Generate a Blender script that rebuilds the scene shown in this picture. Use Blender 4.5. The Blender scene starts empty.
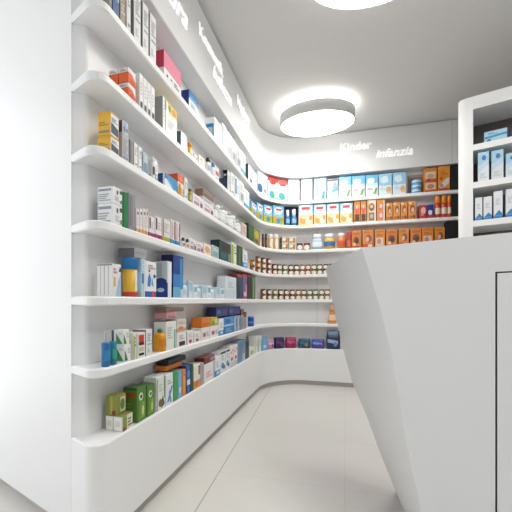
import bpy, bmesh, math
from mathutils import Vector

S = 0.9                       # design unit -> metres
C = bpy.context.scene.collection
scene = bpy.context.scene

# ------------------------------------------------------------------ materials
def lin(c):
    return c / 12.92 if c <= 0.04045 else ((c + 0.055) / 1.055) ** 2.4
def rgb(h):
    h = h.lstrip('#')
    return tuple(lin(int(h[i:i + 2], 16) / 255) for i in (0, 2, 4)) + (1.0,)
_m = {}
def mat(h, rough=0.42, emit=0.0, metal=0.0, trans=0.0, spec=0.5):
    key = (h, rough, emit, metal, trans, spec)
    if key in _m: return _m[key]
    m = bpy.data.materials.new('paint_' + h.lstrip('#'))
    m.use_nodes = True
    b = m.node_tree.nodes['Principled BSDF']
    b.inputs['Base Color'].default_value = rgb(h)
    b.inputs['Roughness'].default_value = rough
    b.inputs['Metallic'].default_value = metal
    b.inputs['Specular IOR Level'].default_value = spec
    if trans: b.inputs['Transmission Weight'].default_value = trans
    if emit:
        b.inputs['Emission Color'].default_value = rgb(h)
        b.inputs['Emission Strength'].default_value = emit
    _m[key] = m
    return m

def wall_mat(name, h, rough, bump=0.02, scale=60.0, vary=0.015, spec=0.5):
    m = bpy.data.materials.new(name); m.use_nodes = True
    nt = m.node_tree; b = nt.nodes['Principled BSDF']
    tc = nt.nodes.new('ShaderNodeTexCoord')
    nz = nt.nodes.new('ShaderNodeTexNoise'); nz.inputs['Scale'].default_value = scale
    nt.links.new(tc.outputs['Object'], nz.inputs['Vector'])
    cr = nt.nodes.new('ShaderNodeValToRGB')
    c = rgb(h)
    cr.color_ramp.elements[0].color = tuple(max(0, x - vary) for x in c[:3]) + (1,)
    cr.color_ramp.elements[1].color = tuple(min(1, x + vary) for x in c[:3]) + (1,)
    nt.links.new(nz.outputs['Fac'], cr.inputs['Fac'])
    nt.links.new(cr.outputs['Color'], b.inputs['Base Color'])
    bp = nt.nodes.new('ShaderNodeBump'); bp.inputs['Strength'].default_value = bump
    bp.inputs['Distance'].default_value = 0.002
    nt.links.new(nz.outputs['Fac'], bp.inputs['Height'])
    nt.links.new(bp.outputs['Normal'], b.inputs['Normal'])
    b.inputs['Roughness'].default_value = rough
    b.inputs['Specular IOR Level'].default_value = spec
    return m

M_WALL = wall_mat('white_wall_paint', '#eaecee', 0.55)
M_CEIL = wall_mat('ceiling_paint', '#e2e1df', 0.8, spec=0.2)
M_UNIT = wall_mat('white_lacquer', '#f2f2f2', 0.38, bump=0.0, vary=0.004)
M_FASCIA = wall_mat('fascia_lacquer', '#e9e9e9', 0.45, bump=0.0, vary=0.004)
M_NICHE = wall_mat('niche_panel_lacquer', '#f5f5f6', 0.45, bump=0.0, vary=0.004)
M_COUNTER = wall_mat('counter_solid_surface', '#e2e2e2', 0.4, bump=0.0, scale=8.0, vary=0.006)
M_KICK = mat('#bdb7b2', 0.4)
M_DARK = mat('#2b2b2d', 0.6)
M_SEAM = mat('#b5b5b6', 0.5)

def floor_mat():
    m = bpy.data.materials.new('pale_resin_tiles'); m.use_nodes = True
    nt = m.node_tree; b = nt.nodes['Principled BSDF']
    tc = nt.nodes.new('ShaderNodeTexCoord')
    br = nt.nodes.new('ShaderNodeTexBrick')
    br.offset = 0.0
    br.inputs['Scale'].default_value = 1.0
    br.inputs['Brick Width'].default_value = 1.1
    br.inputs['Row Height'].default_value = 0.55
    br.inputs['Mortar Size'].default_value = 0.0015
    br.inputs['Color1'].default_value = rgb('#e2dfdb')
    br.inputs['Color2'].default_value = rgb('#e0deda')
    br.inputs['Mortar'].default_value = rgb('#d2cfca')
    nt.links.new(tc.outputs['Object'], br.inputs['Vector'])
    nz = nt.nodes.new('ShaderNodeTexNoise'); nz.inputs['Scale'].default_value = 2.2
    nz.inputs['Detail'].default_value = 4
    nt.links.new(tc.outputs['Object'], nz.inputs['Vector'])
    mx = nt.nodes.new('ShaderNodeMix'); mx.data_type = 'RGBA'; mx.blend_type = 'MULTIPLY'
    mx.inputs['Factor'].default_value = 0.10
    nt.links.new(br.outputs['Color'], mx.inputs['A'])
    nt.links.new(nz.outputs['Color'], mx.inputs['B'])
    nt.links.new(mx.outputs['Result'], b.inputs['Base Color'])
    b.inputs['Roughness'].default_value = 0.33
    b.inputs['Specular IOR Level'].default_value = 0.4
    return m
M_FLOOR = floor_mat()

# ------------------------------------------------------------------ mesh helper
class MB:
    """collects faces (in metres) with per-face materials, links them as one object"""
    def __init__(self): self.v = []; self.f = []; self.mi = []; self.mats = []; self.sm = []
    def slot(self, m):
        if m not in self.mats: self.mats.append(m)
        return self.mats.index(m)
    def add(self, verts, faces, m, smooth=False):
        o = len(self.v); s = self.slot(m)
        self.v += [tuple(p) for p in verts]
        for f in faces:
            self.f.append(tuple(i + o for i in f)); self.mi.append(s); self.sm.append(smooth)
    def loft(self, rings, m, closed=True, cap0=False, cap1=False, smooth=False):
        n = len(rings[0]); vs = [p for r in rings for p in r]; fs = []
        mm = m if isinstance(m, list) else [m] * (len(rings) - 1)
        for k in range(len(rings) - 1):
            fk = []
            for i in range(n if closed else n - 1):
                j = (i + 1) % n
                fk.append((k * n + i, k * n + j, (k + 1) * n + j, (k + 1) * n + i))
            fs.append(fk)
        o = len(self.v); self.v += [tuple(p) for p in vs]
        for fk, mk in zip(fs, mm):
            s = self.slot(mk)
            for f in fk: self.f.append(tuple(i + o for i in f)); self.mi.append(s); self.sm.append(smooth)
        if cap0: self.f.append(tuple(o + i for i in reversed(range(n)))); self.mi.append(self.slot(mm[0])); self.sm.append(False)
        if cap1: self.f.append(tuple(o + (len(rings) - 1) * n + i for i in range(n))); self.mi.append(self.slot(mm[-1])); self.sm.append(False)
    def box(self, a, b, m):
        x0, y0, z0 = a; x1, y1, z1 = b
        self.add([(x0,y0,z0),(x1,y0,z0),(x1,y1,z0),(x0,y1,z0),(x0,y0,z1),(x1,y0,z1),(x1,y1,z1),(x0,y1,z1)],
                 [(3,2,1,0),(4,5,6,7),(0,1,5,4),(1,2,6,5),(2,3,7,6),(3,0,4,7)], m)
    def build(self, name, parent=None, loc=None, rz=0.0, fix=False):
        me = bpy.data.meshes.new(name)
        me.from_pydata(self.v, [], self.f)
        for m in self.mats: me.materials.append(m)
        for p, i, s in zip(me.polygons, self.mi, self.sm): p.material_index = i; p.use_smooth = s
        if fix:
            bm = bmesh.new(); bm.from_mesh(me)
            bmesh.ops.remove_doubles(bm, verts=bm.verts, dist=1e-5)
            bmesh.ops.recalc_face_normals(bm, faces=bm.faces)
            bm.to_mesh(me); bm.free()
        me.update()
        o = bpy.data.objects.new(name, me); C.objects.link(o)
        if parent is not None: o.parent = parent
        if loc is not None: o.location = loc
        o.rotation_euler = (0, 0, rz)
        return o

def empty(name, loc, rz=0.0):
    o = bpy.data.objects.new(name, None); C.objects.link(o)
    o.location = loc; o.rotation_euler = (0, 0, rz); o.empty_display_size = 0.05
    return o
def tag(o, label, cat, group=None):
    o['label'] = label; o['category'] = cat
    if group: o['group'] = group
    return o
def struct(o):
    o['kind'] = 'structure'; return o

# ------------------------------------------------------------------ room shell
def P(x, y, z): return (x * S, y * S, z * S)
EX = (math.cos(math.radians(18.5)), -math.sin(math.radians(18.5)))     # direction of the oblique fronts
NX = (-EX[1], EX[0])
HC = 2.955
Y0, XR, XL, YB = -1.5, 3.3, -3.6, 4.5
mb = MB(); mb.box(P(XL, Y0, -.1), P(XR, YB, 0), M_FLOOR); struct(mb.build('floor'))
mb = MB(); mb.box(P(XL, Y0, HC), P(XR, YB, HC + .1), M_CEIL); struct(mb.build('ceiling'))
mb = MB(); mb.box(P(XL, YB - .1, 0), P(XR, YB, HC), M_WALL); struct(mb.build('wall_back'))
mb = MB(); mb.box(P(XR - .1, Y0, 0), P(XR, YB - .1, HC), M_WALL); struct(mb.build('wall_right'))
mb = MB(); mb.box(P(XL, Y0, 0), P(XR - .1, Y0 + .1, HC), M_WALL); struct(mb.build('wall_front_added'))  # unseen wall behind the camera, added to leave daylight only from the left
# oblique end wall at the left of the shelving (leans back to the left)
P0 = (-1.097, 1.143)
def endpt(k, off=0.0): return (P0[0] - EX[0] * k + NX[0] * off, P0[1] - EX[1] * k + NX[1] * off)
mb = MB()
r = [endpt(2.5), endpt(0.001), endpt(0.001, .16), endpt(2.5, .16)]
mb.loft([[P(x, y, z) for x, y in r] for z in (.055, HC)], M_UNIT, cap0=True, cap1=True)
struct(mb.build('wall_left', fix=True))
mb = MB()
r = [endpt(2.5, .03), endpt(0.02, .03), endpt(0, .12), endpt(2.5, .12)]
mb.loft([[P(x, y, z) for x, y in r] for z in (0, .0549)], M_KICK, cap0=True, cap1=True)
struct(mb.build('baseboard_left', fix=True))
# the thin expansion joint in the floor, drawing slightly towards the shelving
mb = MB()
a, b = (-.56, -.6), (-.835, 3.86); w = .0028
mb.add([P(a[0]-w, a[1], .0008), P(a[0]+w, a[1], .0008), P(b[0]+w, b[1], .0008), P(b[0]-w, b[1], .0008)], [(0,1,2,3)], mat('#a9a6a2', .6))
struct(mb.build('trim_1'))

# ------------------------------------------------------------------ the built-in wall shelving
def fillet(p, q, r, rad, n):
    """arc points rounding corner q between p-q and q-r"""
    p, q, r = Vector(p), Vector(q), Vector(r)
    a = (p - q).normalized(); b = (r - q).normalized()
    ang = a.angle(b); t = rad / math.tan(ang / 2)
    s, e = q + a * t, q + b * t
    c = q + (a + b).normalized() * (rad / math.sin(ang / 2))
    a0 = math.atan2(s.y - c.y, s.x - c.x); a1 = math.atan2(e.y - c.y, e.x - c.x)
    d = a1 - a0
    while d > math.pi: d -= 2 * math.pi
    while d < -math.pi: d += 2 * math.pi
    return [(c.x + rad * math.cos(a0 + d * i / n), c.y + rad * math.sin(a0 + d * i / n)) for i in range(n + 1)]
XE = 2.0                    # right end of the shelving, behind the cabinet
def outer(off):
    X = -.915 - off; Yb = 4.0 + off
    d1 = Vector((.18, -.078)).normalized(); st = (P0[0] - d1.y * off, P0[1] + d1.x * off)
    k = (X - st[0]) / d1.x; q1 = (X, st[1] + d1.y * k)
    a1 = fillet(st, q1, (X, 3), max(.055 - off, .012), 10)
    a2 = fillet((X, 2), (X, Yb), (1, Yb), .48 + off, 28)
    return [st] + a1 + a2 + [(XE, Yb)]
def inner(extra=0.0):
    st = (P0[0], P0[1] + .004 + extra); q1 = (-1.045 - extra, 1.17 + extra)
    a1 = fillet(st, q1, (-1.045 - extra, 3), .02, 10)
    a2 = fillet((-1.045 - extra, 2), (-1.045 - extra, 4.13 + extra), (1, 4.13 + extra), .61 + extra, 28)
    return [st] + a1 + a2 + [(XE, 4.13 + extra)]
def sweep(prof, m, name, parent, close=False):
    """prof: list of (path, z); lofts one path to the next"""
    rings = [[P(x, y, z) for x, y in path] for path, z in prof]
    if close: rings.append(rings[0])
    mb = MB(); mb.loft(rings, m, closed=False)
    if close:
        n = len(rings[0]); k = len(rings) - 1
        for e in (0, n - 1): mb.add([rings[i][e] for i in range(k)], [tuple(range(k))], mb.mats[0])
    return mb.build(name, parent, fix=True)

unit = empty('wall_shelving', (0, 0, 0))
tag(unit, 'white built-in wall shelving curving round the corner, full of pharmacy goods', 'shelving')
IN = inner()
TOP = [2.192, 1.905, 1.612, 1.318, 1.019, .733]
for zt in TOP:
    c = .006
    sweep([(IN, zt), (outer(c), zt), (outer(0), zt - c), (outer(0), zt - .038 + c), (outer(c), zt - .038), (IN, zt - .038)], M_UNIT, 'shelf', unit, close=True)
sweep([(IN, .434), (outer(.005), .434), (outer(0), .429), (outer(0), .055), (outer(.1), .055)], M_UNIT, 'base_cabinet', unit)
sweep([(outer(.03), .0549), (outer(.03), 0.0)], M_KICK, 'toe_kick', unit)
sweep([(IN, .434), (IN, 2.471)], M_NICHE, 'back_panel', unit)
fascia = sweep([(IN, 2.471), (outer(.005), 2.471), (outer(0), 2.476), (outer(0), 2.93), (outer(.02), 2.93), (outer(.02), 2.954)], M_FASCIA, 'fascia', unit)
mb = MB(); mb.box(P(-.3285, 4.1275, .434), P(-.3255, 4.135, 2.471), M_SEAM); mb.build('panel_joint', unit)
mb = MB(); mb.box(P(-.3282, 3.9994, 2.478), P(-.3258, 4.004, 2.93), mat('#dcdcdc', .5)); mb.build('panel_joint', unit)

mb = MB(); mb.box(P(1.108, 3.9990, 2.478), P(1.1115, 4.004, 2.93), M_SEAM); mb.build('panel_joint', unit)

def letters(body, length, origin, rz, shear, m, weight=.004):
    cu = bpy.data.curves.new('lettering', 'FONT'); cu.body = body
    cu.extrude = .006; cu.offset = weight; cu.shear = shear; cu.resolution_u = 4
    o = bpy.data.objects.new('lettering', cu); C.objects.link(o)
    bpy.context.view_layer.update()
    dg = bpy.context.evaluated_depsgraph_get()
    me = bpy.data.meshes.new_from_object(o.evaluated_get(dg))
    C.objects.unlink(o); bpy.data.objects.remove(o); bpy.data.curves.remove(cu)
    xs = [v.co.x for v in me.vertices]; w = max(xs) - min(xs); x0 = min(xs); k = length * S / w
    ca, sa = math.cos(rz), math.sin(rz)
    for v in me.vertices:
        x, y, z = (v.co.x - x0) * k, v.co.y * k, v.co.z * .6
        # text lies in the x-z plane of the wall; its thickness comes out of it
        lx, ly, lz = x, -z, y
        v.co = (origin[0] * S + lx * ca - ly * sa, origin[1] * S + lx * sa + ly * ca, origin[2] * S + lz)
    me.materials.clear(); me.materials.append(m)
    ob = bpy.data.objects.new('lettering', me); C.objects.link(ob); ob.parent = fascia
    ob['label'] = 'raised white lettering reading ' + body
M_LET = mat('#ffffff', .5, emit=0.3)  # slight glow added so the letters read brighter than the fascia
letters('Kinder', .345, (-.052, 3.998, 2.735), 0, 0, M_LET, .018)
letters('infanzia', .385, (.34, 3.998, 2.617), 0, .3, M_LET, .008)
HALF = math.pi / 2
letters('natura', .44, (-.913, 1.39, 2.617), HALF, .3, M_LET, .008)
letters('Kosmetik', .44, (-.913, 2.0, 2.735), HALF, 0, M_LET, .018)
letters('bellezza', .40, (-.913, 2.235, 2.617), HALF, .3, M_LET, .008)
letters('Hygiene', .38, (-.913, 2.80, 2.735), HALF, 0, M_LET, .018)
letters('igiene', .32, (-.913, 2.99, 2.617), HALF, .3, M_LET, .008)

# ------------------------------------------------------------------ service counter
def counter():
    root = empty('service_counter', P(.2, 1.8, 0))
    tag(root, 'big white faceted sales counter in the right foreground, end leaning in towards floor', 'counter')
    B = (.0625, 1.3209); D = .586
    E2 = (math.cos(math.radians(25)), -math.sin(math.radians(25))); N2 = (-E2[1], E2[0])
    def W(u, n, z): return ((B[0] + E2[0]*u + N2[0]*n)*S - .2*S, (B[1] + E2[1]*u + N2[1]*n)*S - 1.8*S, z*S)
    def interp(tab, z):
        tab = sorted(tab)
        if z <= tab[0][0]: return tab[0][1]
        for (a, ua), (b, ub) in zip(tab, tab[1:]):
            if z <= b:
                t = (z - a) / (b - a); return ua + (ub - ua) * t
        return tab[-1][1]
    ridge = [(1.2, 0.0), (1.0, .061), (.822, .106), (.611, .141), (.481, .165), (.288, .208), (0, .268)]
    rear = [(1.2, -.468), (.976, -.415), (.717, -.352), (.528, -.293), (.359, -.212), (.172, -.135), (0, -.055)]
    U1 = 1.9; zs = [0, .08, .167, .26, .358, .44, .53, .62, .719, .82, .9, .977, 1.09, 1.2]
    ud, zd, g = .41, 1.087, .0042
    body = MB(); m = M_COUNTER
    rings = []
    K = 6
    for z in zs:
        a, b = interp(ridge, z), interp(rear, z)
        rings.append([W(a + (b - a) * k / K, D * k / K, z) for k in range(K + 1)])
    body.loft(rings, m, closed=False)
    # front: up to the door opening, and above it
    for z0, z1 in zip(zs, zs[1:]):
        a0, a1 = interp(ridge, z0), interp(ridge, z1)
        body.add([W(a0, 0, z0), W(ud, 0, z0), W(ud, 0, z1), W(a1, 0, z1)], [(0,1,2,3)], m)
    body.add([W(ud, 0, zd), W(U1, 0, zd), W(U1, 0, 1.2), W(ud, 0, 1.2)], [(0,1,2,3)], m)
    body.add([W(-.468, D, 1.2), W(0, 0, 1.2), W(U1, 0, 1.2), W(U1, D, 1.2)], [(0,1,2,3)], m)
    for z0, z1 in zip(zs, zs[1:]):
        b0, b1 = interp(rear, z0), interp(rear, z1)
        body.add([W(b0, D, z0), W(b1, D, z1), W(U1, D, z1), W(U1, D, z0)], [(0,1,2,3)], m)
    body.add([W(U1, 0, 0), W(U1, D, 0), W(U1, D, 1.2), W(U1, 0, 1.2)], [(0,1,2,3)], m)
    # reveal of the door opening
    body.add([W(ud, 0, 0), W(ud, .04, 0), W(ud, .04, zd), W(ud, 0, zd)], [(0,1,2,3)], M_DARK)
    body.add([W(ud, 0, zd), W(ud, .04, zd), W(U1, .04, zd), W(U1, 0, zd)], [(0,1,2,3)], M_DARK)
    body.add([W(ud, .04, 0), W(U1, .04, 0), W(U1, .04, zd), W(ud, .04, zd)], [(0,1,2,3)], M_DARK)
    body.build('counter_body', root, fix=False)
    door = MB()
    u0, z1 = ud + g, zd - g
    p = [(u0, .002), (u0 + .002, 0), (U1 - .01, 0), (U1 - .01, .03), (u0, .03)]
    door.loft([[W(u, n, z) for u, n in p] for z in (.02, z1)], m, cap0=True, cap1=True)
    door.build('door_panel', root, fix=True)
counter()

# ------------------------------------------------------------------ cabinet behind the counter
def cabinet():
    Q = (.9509, 2.8866)
    root = empty('display_cabinet', P(1.2, 2.95, 0))
    tag(root, 'tall white open display cabinet standing behind the counter at the right edge', 'cabinet')
    def W(u, n, z): return ((Q[0] + EX[0]*u + NX[0]*n - 1.2)*S, (Q[1] + EX[1]*u + NX[1]*n - 2.95)*S, z*S)
    L, R, DP, T = -.104, 1.05, .34, 2.56
    def slab(name, prof, z0, z1, m):
        mb = MB(); mb.loft([[W(u, n, z) for u, n in prof] for z in (z0, z1)], m, cap0=True, cap1=True)
        return mb.build(name, root, fix=True)
    rr = .05
    left = [(L + rr - rr*math.sin(t*math.pi/12), rr - rr*math.cos(t*math.pi/12)) for t in range(7)]
    slab('side_panel', [(-.006, 0)] + left + [(L, DP), (-.006, DP)], 0, T, M_UNIT)
    slab('side_panel', [(R, 0), (R + .1, 0), (R + .1, DP), (R, DP)], 0, T, M_UNIT)
    slab('top_panel', [(-.006, 0), (R, 0), (R, DP), (-.006, DP)], 2.463, T, M_UNIT)
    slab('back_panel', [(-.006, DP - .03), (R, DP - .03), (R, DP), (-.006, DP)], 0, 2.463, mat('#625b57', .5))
    for z in (2.192, 1.905, 1.612, 1.318, 1.019, .733):
        slab('shelf', [(-.006, 0), (R, 0), (R, DP - .03), (-.006, DP - .03)], z - .045, z, M_UNIT)
cabinet()

# ------------------------------------------------------------------ ceiling lamps
E_DISC, E_HALO = 12, 5
def lamp(x, y, label):
    root = empty('ceiling_lamp', P(x, y, HC))
    tag(root, label, 'lamp', 'drum lamps on the ceiling')
    A, Bx, N = .373, 0.257, 72
    def ring(a, b, z): return [(a*math.cos(2*math.pi*i/N)*S, b*math.sin(2*math.pi*i/N)*S, z*S) for i in range(N)]
    mb = MB()       # drum wall with an inner lip
    mb.loft([ring(A - .012, Bx - .012, -.168), ring(A - .006, Bx - .006, -.175), ring(A, Bx, -.169), ring(A, Bx, -.062), ring(A - .006, Bx - .006, -.057), ring(A - .03, Bx - .03, -.057)], mat('#d9d9d9', .5), smooth=True)
    mb.build('drum', root)
    mb = MB(); rings = [ring((A-.012)*k, (Bx-.012)*k, -.168 - .012*(1-k*k)) for k in (1, .9, .7, .4, .05)]
    mb.loft(list(reversed(rings)), mat('#fffdf8', .5, emit=E_DISC), smooth=True, cap0=True)
    mb.build('diffuser', root, fix=False)
    mb = MB(); mb.loft([ring(A-.16, Bx-.14, -.045), ring(A-.03, Bx-.03, -.045)], mat('#fffdfa', .5, emit=E_HALO)); 
    mb.loft([ring(A-.03, Bx-.03, -.045), ring(A-.03, Bx-.03, -.057)], mat('#fffdfa', .5, emit=E_HALO))
    mb.build('halo_strip', root)
    mb = MB(); mb.loft([ring(A-.16, Bx-.14, -.057), ring(A-.16, Bx-.14, -.0005)], mat('#e8e8e8', .5)); mb.build('ceiling_mount', root)
lamp(-0.275,3.42, 'round white drum lamp with glowing halo near the back corner')
lamp(0.15,1.89, 'round glowing drum lamp cut off by the top of the picture')
lamp(1.0,0.5, 'unseen extra drum lamp added on the ceiling to brighten the near shelving')  # extra lamp out of view, added to brighten the near shelving


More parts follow.
